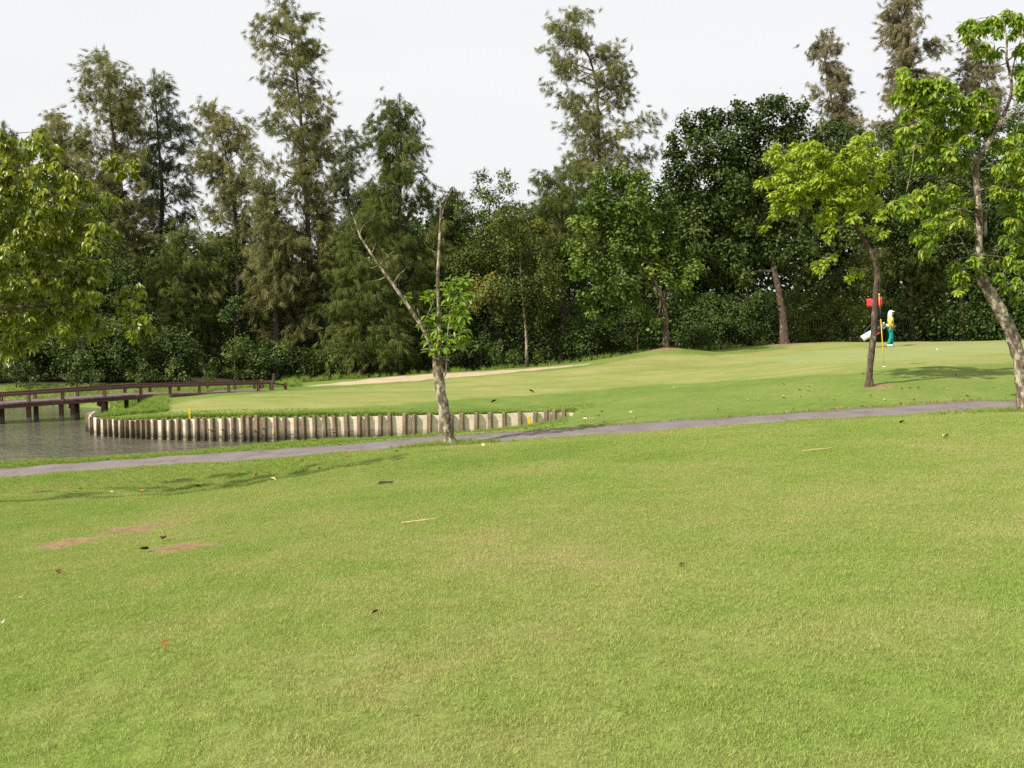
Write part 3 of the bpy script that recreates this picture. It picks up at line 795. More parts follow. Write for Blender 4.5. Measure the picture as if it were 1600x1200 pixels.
def broadleaf(name, label, D, trunk_px, blobs, mat, leaf=0.14, per=260, trunk_r=0.16, bark=bark_brown, group=None, cat='tree', aspect=0.62, depth=0.9, limb_every=1):
    """trunk_px: (px, py[, dD]) from the ground up; blobs: (px, py, radius px[, dD]) leafy masses"""
    k = D / F
    b0_ = at(trunk_px[0][0], trunk_px[0][1], D); b0_.z = hz(b0_.x, D)
    base = b0_.copy()
    T = thing(name, label, cat, base, group)
    pts = [(base.x, base.y, base.z - 0.25, trunk_r * 1.25), (base.x, base.y, base.z + .05, trunk_r * 1.1)]
    n = len(trunk_px)
    for i, q in enumerate(trunk_px[1:], 1):
        p = at(q[0], q[1], D + (q[2] if len(q) > 2 else 0))
        pts.append((p.x, p.y, p.z, trunk_r * (1 - 0.75 * i / (n - 1))))
    sp = spline(pts, 0.25)
    v, f = tube([Vector(q[:3]) - base for q in sp], [max(.012, q[3]) for q in sp], 9, 0.07)
    link_mesh('trunk', v, f, bark, T, smooth=True)
    bm = MB(); PP, DD, NN, TT = [], [], [], []
    nodes = sp[3:].copy() if len(sp) > 6 else sp.copy()
    zlow = sp[0, 2] + 0.45 * (sp[-1, 2] - sp[0, 2])
    blobs = sorted(blobs, key=lambda b: min(math.hypot(b[0] - q[0], b[1] - q[1]) for q in trunk_px))
    cc = np.mean([list(at(b[0], b[1], D)) for b in blobs], axis=0)
    for bi, b in enumerate(blobs):
        r = b[2] * k
        c = at(b[0], b[1], D + (b[3] if len(b) > 3 else rng.uniform(-depth, depth)))
        # limb from the nearest wood below
        w2 = np.linalg.norm(nodes[:, :3] - np.array(c), axis=1) + 1.1 * np.maximum(0, nodes[:, 2] - c.z + 0.15) + 2.5 * np.maximum(0, zlow - nodes[:, 2])
        j = int(np.argmin(w2)); s0 = Vector(nodes[j][:3]); r0 = min(nodes[j][3] * 0.6, 0.08)
        if (c - s0).length > 0.25:
            Lb = (c - s0).length
            mid = s0.lerp(c, 0.5) + Vector((rng.normal() * .1 * Lb, rng.normal() * .1 * Lb, rng.uniform(-.02, .12) * Lb))
            lp = spline([(*s0, max(r0, .014)), (*mid, max(r0 * .75, .011)), (*c, max(r0 * .45, .007))], .25)
            bm.tube([Vector(q_[:3]) - base for q_ in lp], [max(.006, q_[3]) for q_ in lp], 5, 0, False)
            nodes = np.vstack([nodes, lp])
        ns = max(4, int(round((r / leaf) ** 1.25 * 2.2)))
        m = int(per * (r / 0.6) ** 1.8)
        # sub-clumps on the blob's surface hold the leaves
        sc = norm(rng.normal(size=(ns, 3))) * (r * (0.45 + 0.45 * rng.random((ns, 1)))) * np.array([1, 1.0, 0.8])
        w_ = rng.integers(0, ns, m)
        off = rng.normal(size=(m, 3)) * (0.13 * r + leaf * .35)
        p = np.array(c) + sc[w_] + off
        outw = norm(norm(sc[w_] + off) * 0.8 + norm(p - cc) * 0.4)
        N = norm(outw * 0.6 + rng.normal(size=(m, 3)) * 0.55 + np.array([0, 0, .55]))
        d = norm(np.cross(N, rng.normal(size=(m, 3)))); d = norm(d + outw * .35 + np.array([0, 0, -.35]))
        PP.append(p); DD.append(d); NN.append(N)
        tb = np.clip(rng.normal(0.45, 0.15), .1, .9)
        st = rng.normal(0, .12, ns)
        TT.append(np.clip(tb + st[w_] + rng.normal(0, 0.16, m), 0, 1))
    if bm.v: tag(bm.build('branches', bark, T), kind='stuff')
    P = np.concatenate(PP) - np.array(base); n = len(P)
    # nothing below the ground
    L = leaf * (0.7 + 0.6 * rng.random(n)); W = L * aspect * (0.8 + 0.4 * rng.random(n))
    keep = P[:, 2] > 0.02
    quad_leaves('crown', P[keep], np.concatenate(DD)[keep], np.concatenate(NN)[keep], L[keep], W[keep], np.concatenate(TT)[keep], mat, T)
    return T

# ------------------------------------------------------------------ the wood behind the course
casuarina('olive casuarina with a long bare limb reaching left over the yellow green tree', 60, 205, [(212, 420), (195, 300), (180, 180), (175, 82)],
          [(78, 168, 186), (92, 150, 192), (110, 128, 212), (135, 124, 226), (165, 128, 230), (195, 130, 226), (235, 140, 226), (270, 150, 228), (310, 160, 232), (360, 175, 240), (410, 190, 240)], cas_olive)
casuarina('grey green casuarina with open needle crown beside the olive one', 62, 258, [(257, 380), (258, 300), (252, 200), (247, 112)],
          [(106, 244, 251), (130, 236, 262), (160, 230, 274), (185, 228, 292), (215, 226, 304), (245, 226, 304), (270, 228, 308), (300, 226, 314), (330, 232, 312), (360, 236, 300)], cas_grey, dense=1.5)
casuarina('slim yellowish casuarina standing between grey green and tallest olive casuarinas', 60, 376, [(374, 420), (368, 300), (352, 220), (338, 165)],
          [(162, 312, 345), (180, 314, 372), (195, 318, 388), (220, 320, 396), (250, 316, 398), (275, 318, 400), (310, 326, 398), (345, 338, 396), (385, 345, 392), (420, 350, 390)], cas_olive)
casuarina('tallest olive casuarina with a loose tuft above its crown', 58, 487, [(485, 420), (480, 280), (470, 140), (462, 80), (455, 30), (448, 2)],
          [(-2, 436, 458), (15, 402, 484), (40, 398, 498), (70, 396, 494), (95, 418, 478), (112, 430, 502), (135, 424, 514), (165, 412, 520), (190, 408, 526), (215, 412, 512), (232, 402, 516), (260, 420, 512), (290, 398, 514), (330, 390, 520), (380, 392, 528), (430, 396, 522), (480, 400, 500)], cas_olive, dense=1.7)
casuarina('drooping brownish casuarina mass below the tallest olive casuarina', 56, 430, [(432, 520), (425, 400), (415, 300), (410, 270)],
          [(262, 398, 420), (290, 388, 432), (330, 384, 446), (380, 388, 460), (430, 392, 470), (480, 396, 470), (530, 404, 470)], cas_olive, droop=0.9, dense=1.6)
casuarina('narrow grey green casuarina tip beside the twin tipped casuarina', 63, 548, [(548, 400), (546, 300), (542, 208)],
          [(203, 540, 546), (220, 532, 556), (245, 526, 564), (275, 518, 572), (310, 514, 574), (360, 516, 580)], cas_grey)
casuarina('broad twin tipped green casuarina drooping to the ground', 57, 620, [(622, 480), (625, 350), (628, 240), (626, 150)],
          [(146, 618, 634), (160, 598, 642), (185, 588, 660), (215, 586, 668), (245, 594, 674), (275, 580, 682), (310, 566, 692), (350, 556, 694), (400, 548, 694), (450, 540, 692), (500, 534, 690), (545, 530, 680)], cas_green, droop=0.9, dense=2.3)
casuarina('low bushy casuarina in front of the twin tipped one', 53, 560, [(562, 500), (566, 400), (575, 330)],
          [(322, 566, 584), (350, 548, 604), (390, 536, 624), (430, 528, 634), (470, 524, 640), (520, 508, 640), (565, 500, 640)], cas_green, droop=1.0, dense=2.0)
casuarina('tall spreading olive casuarina with a side plume over broad leaved trees', 60, 940, [(938, 380), (934, 220), (928, 120), (905, 50), (898, 12)],
          [(8, 868, 886), (14, 866, 922), (40, 858, 946), (62, 850, 954), (80, 868, 960), (105, 866, 976), (130, 862, 972), (150, 852, 970), (170, 872, 1006), (195, 888, 1036), (215, 890, 1020), (245, 882, 1012), (275, 872, 1008), (310, 862, 1000), (360, 856, 990)], cas_olive, dense=1.3)
casuarina('green casuarina shoulder left of the tall spreading olive casuarina', 57, 880, [(880, 440), (878, 340), (880, 258)],
          [(250, 868, 892), (268, 846, 920), (300, 832, 930), (340, 828, 936), (390, 836, 936), (440, 850, 930)], cas_green, droop=.9, dense=1.9)
casuarina('thin brown casuarina with a bare neck rising behind dark broad leaved tree', 74, 1302, [(1302, 300), (1300, 200), (1285, 120), (1276, 50)],
          [(46, 1258, 1296), (62, 1254, 1298), (80, 1254, 1292), (95, 1266, 1318), (115, 1270, 1322), (130, 1242, 1326), (145, 1262, 1336), (165, 1268, 1318), (195, 1266, 1340), (230, 1270, 1350), (270, 1270, 1350)], cas_brown, dense=1.1, nl=.38, nw=.028)
casuarina('tall brown casuarina rising above frame behind the rightmost tree', 70, 1412, [(1412, 300), (1412, 150), (1408, 50), (1402, -60)],
          [(-62, 1396, 1408), (-30, 1384, 1430), (0, 1376, 1446), (25, 1372, 1458), (60, 1374, 1472), (85, 1380, 1450), (120, 1376, 1460), (160, 1370, 1462), (200, 1364, 1470), (260, 1360, 1480)], cas_brown, dense=1.4, nl=.38, nw=.028)
casuarina('small brown casuarina top glimpsed behind the rightmost tree', 72, 1520, [(1520, 300), (1520, 160), (1514, 70)],
          [(66, 1498, 1518), (85, 1496, 1534), (110, 1494, 1540), (150, 1490, 1550), (200, 1490, 1550)], cas_brown, nl=.38, nw=.028)
casuarina('dark green casuarina standing in the shade behind the bridge', 56, 285, [(285, 520), (290, 440), (295, 355)],
          [(350, 285, 306), (370, 250, 330), (410, 238, 345), (450, 232, 350), (500, 236, 348), (550, 240, 340)], cas_green, droop=.9, dense=1.9)
casuarina('dark hanging casuarina behind the flagstick', 62, 1425, [(1425, 520), (1424, 440), (1420, 330)],
          [(320, 1400, 1440), (370, 1366, 1466), (420, 1356, 1470), (460, 1360, 1462), (500, 1372, 1440)], cas_green, droop=1.0, dense=2.0)
casuarina('stunted casuarina top showing beside the yellow green tree', 64, 30, [(30, 420), (25, 300), (14, 192)],
          [(190, 6, 20), (215, -10, 34), (250, -30, 50), (300, -50, 70), (380, -60, 90)], cas_green)
casuarina('ragged casuarina filling the gap beneath the olive one', 66, 130, [(130, 480), (120, 330), (100, 190)],
          [(178, 62, 112), (200, 64, 140), (235, 90, 160), (290, 110, 200), (350, 110, 220), (430, 120, 220)], cas_olive)
casuarina('slight green casuarina behind the bare limbed young tree', 64, 712, [(712, 480), (710, 380), (706, 300)],
          [(296, 698, 714), (320, 690, 740), (360, 684, 746), (410, 690, 740)], cas_green)

# broad-leaved trees, from the left
broadleaf('vine_covered_tree', 'vine covered twin top showing above the yellowish tree', 62, [(775, 500), (775, 400), (772, 330)],
          [(755, 275, 14), (752, 300, 15), (785, 275, 12), (792, 295, 16), (770, 310, 20), (745, 330, 20), (800, 325, 18), (765, 350, 30), (725, 345, 22), (735, 390, 30), (790, 380, 30), (718, 320, 14), (815, 390, 26)], bl_mid, 0.15, 300, 0.15)
broadleaf('yellowish_tree', 'yellowish fine leaved tree with slim pale trunk at wood edge', 54, [(823, 572), (822, 520), (815, 450), (812, 380)],
          [(790, 340, 26), (820, 335, 20), (765, 365, 26), (800, 375, 30), (835, 360, 24), (850, 390, 24), (745, 395, 28), (780, 410, 32), (825, 410, 32), (860, 425, 28), (730, 430, 28), (765, 450, 32), (805, 450, 30), (845, 460, 30), (740, 470, 26), (785, 485, 28), (820, 490, 22), (860, 490, 22), (715, 410, 20), (870, 455, 18)], bl_yellow, 0.13, 430, 0.09, bark_pale)
broadleaf('spreading_tree', 'bright green tree with leaning brown trunk on the bunker mound', 50.5, [(1040, 545), (1040, 500), (1036, 470), (1020, 430), (1005, 380), (990, 330)],
          [(945, 285, 24), (975, 280, 26), (1000, 290, 26), (1020, 310, 26), (920, 320, 26), (955, 320, 30), (990, 325, 30), (905, 350, 22), (935, 355, 28), (975, 360, 32), (1010, 350, 30), (1035, 345, 22), (900, 385, 20), (925, 395, 26), (960, 400, 30), (1000, 395, 32), (1040, 385, 28), (1060, 410, 26), (910, 420, 22), (945, 430, 22), (985, 440, 24), (1025, 425, 26), (1065, 440, 22), (910, 465, 16), (935, 460, 20), (960, 470, 18), (985, 465, 18), (945, 500, 10), (925, 485, 12), (1010, 490, 14), (1025, 505, 10), (1085, 420, 20), (1075, 460, 18)], bl_mid, 0.19, 300, 0.16)
broadleaf('large_dark_tree', 'big dark glossy tree with forked brown trunk on bare earth', 54, [(1226, 538), (1222, 490), (1214, 440), (1205, 400), (1198, 340), (1190, 280)],
          [(1078, 208, 20), (1108, 198, 20), (1062, 236, 18), (1095, 230, 30), (1130, 190, 26), (1135, 225, 32), (1165, 180, 22), (1170, 205, 30), (1202, 176, 18), (1205, 202, 28), (1240, 186, 20), (1245, 210, 30), (1060, 265, 24), (1090, 270, 30), (1125, 265, 34), (1165, 250, 36), (1205, 245, 36), (1245, 250, 34), (1275, 230, 26), (1300, 240, 24), (1075, 305, 28), (1110, 310, 34), (1150, 300, 36), (1190, 295, 36), (1235, 295, 34), (1270, 290, 30), (1085, 345, 28), (1120, 350, 34), (1160, 345, 36), (1205, 345, 34), (1245, 340, 30), (1290, 330, 28), (1100, 390, 28), (1135, 395, 32), (1175, 390, 30), (1215, 385, 26), (1255, 380, 24), (1120, 430, 24), (1155, 430, 22), (1310, 200, 22), (1330, 215, 22), (1210, 155, 12), (1225, 160, 14), (1255, 165, 11), (1190, 160, 10), (1050, 212, 11), (1068, 188, 12), (1095, 178, 10), (1045, 245, 10), (1150, 165, 9), (1290, 195, 10), (1040, 285, 12)], bl_dark, 0.19, 400, 0.22)
broadleaf('olive_shrub', 'rounded olive bush beside forked brown trunk', 57, [(1290, 532), (1290, 500), (1285, 460)],
          [(1250, 430, 20), (1280, 425, 22), (1310, 435, 22), (1240, 465, 24), (1275, 465, 28), (1310, 470, 26), (1335, 460, 20), (1245, 500, 24), (1280, 505, 26), (1315, 505, 26), (1340, 495, 20), (1260, 525, 18), (1300, 525, 18), (1335, 525, 16), (1330, 420, 20), (1350, 440, 20), (1230, 415, 16), (1350, 400, 22)], bl_yellow, 0.13, 420, 0.06, cat='bush')
broadleaf('dark_tree', 'shaded broad leaved tree behind the lime green tree', 61, [(1425, 532), (1424, 480), (1422, 420), (1415, 340)],
          [(1360, 230, 28), (1395, 215, 28), (1340, 265, 26), (1370, 280, 32), (1410, 260, 34), (1445, 240, 30), (1350, 320, 28), (1390, 325, 34), (1430, 310, 34), (1470, 290, 30), (1365, 365, 28), (1405, 370, 32), (1445, 365, 32), (1480, 340, 30), (1420, 405, 24), (1455, 400, 24), (1330, 365, 24)], bl_dark, 0.17, 320, 0.17)
broadleaf('dark_tree', 'shaded broad leaved tree with twin slim trunks behind rightmost tree', 60, [(1503, 532), (1503, 490), (1500, 440), (1505, 380)],
          [(1500, 230, 30), (1540, 200, 28), (1580, 190, 30), (1520, 265, 34), (1560, 250, 34), (1600, 240, 34), (1490, 300, 30), (1530, 310, 36), (1575, 300, 36), (1615, 300, 36), (1500, 350, 32), (1545, 355, 34), (1590, 360, 36), (1480, 390, 26), (1520, 400, 30), (1565, 405, 32), (1605, 410, 34), (1540, 445, 26), (1580, 455, 30), (1615, 460, 30), (1500, 435, 22), (1640, 240, 40), (1650, 330, 40), (1650, 420, 40)], bl_dark, 0.17, 320, 0.17)
broadleaf('dark_tree', 'shaded broad leaved tree behind the bridge railing', 54, [(60, 600), (60, 560), (55, 500), (50, 420)],
          [(30, 300, 36), (90, 300, 36), (150, 330, 36), (-20, 340, 40), (40, 350, 40), (100, 360, 40), (0, 400, 40), (60, 410, 42), (120, 410, 40), (170, 390, 34), (-30, 450, 42), (30, 460, 42), (90, 465, 42), (150, 455, 38), (190, 430, 30), (0, 510, 38), (60, 520, 38), (120, 515, 36), (30, 555, 30), (90, 560, 30), (180, 490, 30)], bl_dark, 0.16, 300, 0.16)
broadleaf('dark_tree', 'shaded leafy tree between the bridge and tallest casuarina', 58, [(345, 595), (344, 540), (350, 480), (360, 420)],
          [(340, 380, 26), (320, 420, 30), (370, 410, 26), (345, 455, 32), (300, 470, 30), (385, 460, 26), (355, 500, 30), (310, 520, 30), (400, 510, 28), (450, 440, 30), (480, 480, 34), (440, 500, 30), (500, 430, 28), (470, 545, 28), (520, 480, 26), (420, 550, 26), (360, 550, 26), (260, 530, 30), (230, 470, 30), (215, 420, 26)], bl_dark, 0.15, 300, 0.13)

def shrub(label, D, px, py, rx, ry, mat, leaf=0.13, per=300, seed=0, group='leafy shrubs along the foot of the wood', name='shrub'):
    bl = []
    n = max(5, int(rx * ry / 110))
    r = min(rx, ry) * 0.5
    for i in range(n):
        a = rng.random() * 2 * math.pi; q = rng.random() ** .5
        bl.append((px + math.cos(a) * q * (rx - r * .5), py + math.sin(a) * q * (ry - r * .5), r * (0.75 + .5 * rng.random()), rng.uniform(-.6, .6)))
    return broadleaf(name, label, D, [(px, py + ry), (px + 2, py + ry * .4), (px, py)], bl, mat, leaf, per, 0.035, group=group, cat='shrub', limb_every=2)
def place(px):
    for lim, w_ in ((400, 'behind the bridge railing'), (560, 'behind the low end of the bunker'), (700, 'below the drooping casuarinas'), (880, 'around the slim pale trunk of the yellowish tree'), (1010, 'behind the bunker lip'), (1215, 'between the two brown trunks on the ridge'), (9999, 'behind the putting green')):
        if px < lim: return w_
for (px, py, rx, ry, D, m) in [(-40, 560, 60, 44, 47.5, 0), (25, 575, 34, 24, 46.3, 0), (70, 552, 44, 50, 48.5, 0), (120, 572, 30, 30, 46.6, 0), (170, 545, 50, 56, 49, 0), (215, 582, 34, 20, 46.8, 0), (265, 556, 50, 44, 49.5, 0), (330, 578, 34, 22, 47.4, 0), (385, 560, 36, 40, 50, 0), (45, 590, 24, 12, 45.6, 1), (140, 590, 26, 12, 45.8, 1),
                               (430, 560, 34, 30, 51, 1), (480, 565, 30, 26, 51.5, 0), (530, 565, 30, 24, 52, 0), (700, 545, 34, 30, 54, 0), (750, 545, 36, 28, 54.5, 1), (790, 552, 30, 24, 54, 0), (860, 540, 34, 30, 55, 0),
                               (905, 525, 32, 32, 55, 1), (950, 520, 34, 34, 55.5, 0), (995, 510, 30, 34, 55, 0), (1075, 525, 34, 30, 55.5, 1), (1120, 520, 36, 34, 57, 0), (1165, 520, 34, 30, 58, 1), (1380, 505, 30, 32, 62, 0), (1460, 505, 34, 32, 63, 0), (1530, 500, 34, 34, 62, 0), (1585, 495, 34, 36, 61, 1),
                               (640, 560, 30, 24, 53.5, 0), (590, 565, 30, 24, 53, 0), (1110, 480, 34, 30, 60, 0), (1190, 490, 34, 40, 61, 0), (870, 490, 34, 40, 58, 0), (930, 480, 30, 36, 59, 0)]:
    if m: shrub('lighter green shrub ' + place(px), D, px, py, rx, ry, bl_vine, 0.13, 320, group='lighter shrubs ' + place(px))
    else: shrub('dark leafy shrub ' + place(px), D, px, py, rx, ry, bl_dark, 0.13, 320, group='dark shrubs ' + place(px))
shrub('pale leaved shrub catching light behind tall dark casuarina', 54.5, 365, 490, 22, 26, bl_vine, 0.14, 420, group=None)

# the far side of the wood, one mass no one could count
def wood_mass(name, label, n, D0, D1, x0, x1, top, mat, leaf):
    D = rng.uniform(D0, D1, n); px = rng.uniform(x0, x1, n)
    X = (px - 800) / F * D
    tp = np.interp(px, *zip(*top)) + 14 * np.sin(px * .07) + 10 * np.sin(px * .19 + 1)
    zt = CZ + (466 - tp) / F * D
    zb = height(X, D)
    # clumps
    nc = n // 130
    cx = rng.integers(0, n, nc); w_ = rng.integers(0, nc, n)
    q = rng.random(n) ** 0.8
    Z = zb + (zt - zb) * q
    P = np.stack([X, D, Z], -1)
    U = P.copy()
    P = P[cx][w_] + rng.normal(size=(n, 3)) * np.array([.55, .55, .45])
    un = rng.random(n) < .4
    P[un] = U[un] + rng.normal(size=(int(un.sum()), 3)) * .2
    P[:, 2] = np.maximum(P[:, 2], height(P[:, 0], P[:, 1]) + .05)
    N = norm(rng.normal(size=(n, 3)) * .6 + np.array([0, -.35, .5]))
    d = norm(np.cross(N, rng.normal(size=(n, 3))) + np.array([0, 0, -.3]))
    L = leaf * (.7 + .6 * rng.random(n))
    tint = np.clip(rng.normal(.4, .12, nc)[w_] + rng.normal(0, .15, n), 0, 1)
    b = np.array([0, D0, 1.5])
    o = quad_leaves(name, P - b, d, N, L, L * .65, tint, mat, None)
    o.location = b
    tag(o, label, 'wood', kind='stuff')
wood_mass('far_wood', 'dense dark foliage filling the back of the wood', 180000, 66, 76, -150, 1760, [(-150, 330), (100, 340), (250, 385), (330, 395), (380, 400), (480, 420), (560, 350), (640, 330), (700, 370), (760, 360), (850, 330), (1000, 330), (1150, 280), (1300, 260), (1450, 250), (1760, 250)], bl_dark, 0.36)
wood_mass('woodland_floor_growth', 'low tangle of undergrowth beneath the trees', 60000, 57, 66, -120, 1720, [(-120, 505), (400, 505), (800, 490), (1100, 470), (1720, 470)], bl_dark, 0.17)
# ------------------------------------------------------------------ foreground trees
def fg_tree(name, label, D, stems, blobs, mat, leaf, per_shoot=8, shoots=1.0, bark=None, droop=0.7, depth=1.0, singles=300, group=None, jit=0.06, twigs=True, rs=1.0):
    """stems: lists of (px, py, radius, dD), the first is the trunk from the ground; blobs: (px, py, r px[, dD]) bunches of leaves"""
    k = D / F
    q = stems[0][0]
    base = at(q[0], q[1], D + (q[3] if len(q) > 3 else 0)); base.z = hz(base.x, base.y)
    T = thing(name, label, 'tree', base, group)
    nodes = []
    for si, st in enumerate(stems):
        pts = []
        for i, q in enumerate(st):
            p = at(q[0], q[1], D + (q[3] if len(q) > 3 else 0))
            pts.append([p.x, p.y, p.z, q[2] * rs * (1 if si == 0 else .82)])
        if si == 0:
            pts[0][2] = base.z - 0.02
            r_ = pts[0][3]; pts[0][3] = r_ * 1.32
            pts.insert(1, [pts[0][0] * .85 + pts[1][0] * .15, pts[0][1], base.z + 0.14, r_ * 1.06])
            pts.insert(0, [base.x + 0.02, base.y, base.z - 0.35, r_ * 1.6])
        sp = spline(pts, 0.10)
        rad = [max(.004, r * (1 + 0.06 * math.sin(i * 1.9) + 0.05 * math.sin(i * .7 + si))) for i, r in enumerate(sp[:, 3])]
        v, f = tube([Vector(x[:3]) - base for x in sp], rad, 12 if si == 0 else 7, jit if rad[0] > .05 else .03)
        link_mesh('trunk' if si == 0 else 'branch', v, f, bark, T, smooth=True)
        nodes += [tuple(x) for x in sp[(2 if si == 0 else 0):]]
    nodes = np.array(nodes)
    tw = MB(); PP, DD, NN, TT = [], [], [], []
    zlow = nodes[:, 2].min() + 1.2
    for b in blobs:
        r = b[2] * k
        c = at(b[0], b[1], D + (b[3] if len(b) > 3 else rng.uniform(-depth, depth)))
        cn = np.array(c)
        w_ = np.linalg.norm(nodes[:, :3] - cn, axis=1) + 0.8 * np.maximum(0, nodes[:, 2] - cn[2] - 0.1) + 2 * np.maximum(0, zlow - nodes[:, 2])
        j = int(np.argmin(w_)); s0 = Vector(nodes[j][:3]); r0 = min(nodes[j][3] * .6, .03)
        if twigs and (c - s0).length > 0.15:
            L = (c - s0).length
            mid = s0.lerp(c, .5) + Vector((rng.normal() * .05 * L, rng.normal() * .05 * L, (.08 + rng.normal() * .05) * L))
            sp = spline([(*s0, max(r0, .007)), (*mid, max(r0 * .7, .006)), (*c, .005)], .15)
            tw.tube([Vector(x[:3]) - base for x in sp], [max(.004, x[3]) for x in sp], 5, 0, False)
            nodes = np.vstack([nodes, sp])
        ns = max(3, int(shoots * 5.2 * (r / 0.3) ** 1.8 * (0.15 / leaf) ** 1.5))
        sc = norm(rng.normal(size=(ns, 3))) * (r * (0.25 + 0.7 * rng.random((ns, 1)) ** .6)) * np.array([1, 1, .85])
        for s in sc:
            tip = cn + s
            if twigs and rng.random() < .6:
                tw.tube([Vector(cn) - base, Vector(cn + s * .55 + np.array([0, 0, .02])) - base, Vector(tip) - base], [.005, .004, .003], 4, 0, False)
            m = max(3, int(per_shoot * (0.7 + .6 * rng.random())))
            a = np.arange(m) / m * 2 * math.pi + rng.random() * 6
            up = norm(norm(s) * .5 + np.array([0, 0, .75]) + rng.normal(size=3) * .25)
            e1 = norm(np.cross(up, [0.31, .7, .2])); e2 = np.cross(up, e1)
            rad_ = np.cos(a)[:, None] * e1 + np.sin(a)[:, None] * e2
            d = norm(rad_ * (0.9) + up * .18 + np.array([0, 0, -droop]) * (0.5 + .8 * rng.random((m, 1))) + rng.normal(size=(m, 3)) * .18)
            N = norm(up * .8 + rad_ * .45 + rng.normal(size=(m, 3)) * .25)
            p = tip + d * (.15 * leaf) - up * (rng.random((m, 1)) * leaf * .55)
            PP.append(p); DD.append(d); NN.append(N)
            tb = np.clip(rng.normal(.45, .16), .05, .95)
            TT.append(np.clip(tb + rng.normal(0, .16, m), 0, .999))
    if tw.v: tag(tw.build('twigs', bark, T), kind='stuff')
    P = np.concatenate(PP); Dv = np.concatenate(DD); N = np.concatenate(NN); tint = np.concatenate(TT); n = len(P)
    L = leaf * (.7 + .55 * rng.random(n)); W = L * (.36 + .14 * rng.random(n))
    # the leaves nearest the viewer become single objects
    order = np.argsort(P[:, 1] + rng.normal(0, .25, n))
    P, Dv, N, tint, L, W = P[order], Dv[order], N[order], tint[order], L[order], W[order]
    big_leaves('crown', P, Dv, N, L, W, tint, mat, T, base, singles)
    return T

# young tree beside the path
fg_tree('young_tree', 'young half bare tree with two forked stems and one bright leaf clump', 25.0,
        [[(702, 693, .185), (697, 660, .165), (690, 620, .15), (685, 585, .14), (683, 562, .135)],
         [(683, 568, .10), (676, 548, .075), (664, 520, .07), (650, 496, .064), (632, 470, .060), (612, 442, .052), (592, 415, .046), (576, 390, .040), (563, 370, .034), (557, 352, .024), (549, 331, .010)],
         [(684, 568, .11), (685, 545, .075), (686, 500, .062), (684, 450, .058), (685, 400, .05), (688, 350, .038), (688, 320, .022), (687, 305, .010)],
         [(689, 340, .022), (697, 315, .014), (706, 296, .006)],
         [(694, 590, .02, -.1), (697, 580, .03, -.12), (698, 555, .03, -.12), (700, 520, .026, -.1), (704, 480, .02, 0), (710, 450, .012, 0)],
         [(664, 519, .018), (657, 500, .018, .1), (652, 482, .016, .1)],
         [(614, 444, .016), (623, 430, .012, -.1), (630, 424, .010, -.1), (636, 416, .005, -.1)],
         [(604, 432, .016), (590, 438, .012, .1), (576, 440, .009, .1), (568, 443, .004, .1)],
         [(592, 416, .014), (602, 404, .010, -.1), (610, 398, .008), (616, 386, .004)], [(598, 422, .010), (608, 412, .008, .1), (618, 402, .004, .1)],
         [(590, 415, .012), (580, 419, .008, .1), (570, 415, .004, .1)],
         [(580, 398, .010), (584, 388, .007), (587, 380, .004)],
         [(562, 368, .014), (565, 357, .011), (574, 347, .010), (582, 342, .007), (585, 332, .004)],
         [(556, 372, .010), (551, 360, .008), (545, 345, .006), (540, 330, .006), (530, 312, .004)],
         [(684, 397, .012), (676, 392, .008), (668, 386, .006), (662, 378, .004)],
         [(662, 505, .012), (668, 492, .012), (675, 476, .011), (680, 462, .009)],
         [(687, 512, .02), (676, 520, .014, -.1), (664, 524, .008, -.15)], [(687, 500, .02), (700, 492, .016, -.1), (708, 478, .012, -.15), (716, 452, .008, -.15)], [(686, 470, .016), (698, 450, .012, .1), (712, 436, .008, .1)]],
        [(708, 438, 13), (722, 444, 12), (696, 446, 11), (712, 458, 14), (728, 468, 12), (700, 470, 13), (718, 482, 14), (730, 492, 11), (704, 492, 13), (690, 482, 11), (676, 492, 12), (664, 500, 9), (670, 514, 10), (690, 506, 12), (712, 508, 13), (726, 512, 10), (716, 526, 11), (684, 522, 11), (672, 530, 8), (700, 524, 10), (720, 538, 7), (690, 540, 8), (668, 466, 9), (674, 456, 6), (633, 462, 5), (726, 432, 8), (735, 456, 8), (672, 545, 4)],
        fg_young, 0.19, 6, 3.6, bark_pale, droop=.45, depth=.35, singles=300, rs=.84)

# lime green tree
LIMEB = [(1205, 240, 13), (1225, 245, 18), (1215, 225, 8), (1250, 232, 18), (1268, 226, 14), (1200, 280, 12), (1222, 275, 18), (1245, 262, 20), (1190, 283, 8), (1215, 305, 14), (1240, 295, 20), (1268, 255, 20), (1290, 245, 18), (1300, 265, 20), (1322, 238, 16), (1338, 222, 14), (1352, 212, 11), (1345, 240, 15), (1362, 232, 14), (1318, 258, 18), (1345, 262, 18), (1372, 255, 14), (1385, 240, 10), (1270, 280, 18), (1292, 290, 18), (1260, 305, 18), (1215, 322, 12), (1235, 320, 14), (1208, 332, 9), (1320, 285, 18), (1350, 288, 18), (1375, 282, 14), (1318, 305, 20), (1340, 312, 18), (1360, 310, 16), (1300, 315, 16), (1285, 335, 14), (1300, 335, 15), (1278, 350, 10), (1298, 358, 11), (1290, 370, 8), (1285, 410, 11), (1275, 415, 9), (1298, 398, 9), (1282, 424, 8), (1335, 420, 11), (1345, 425, 9), (1328, 432, 7), (1362, 358, 12), (1378, 362, 10), (1350, 355, 7), (1372, 330, 12), (1196, 354, 5), (1330, 335, 12)]
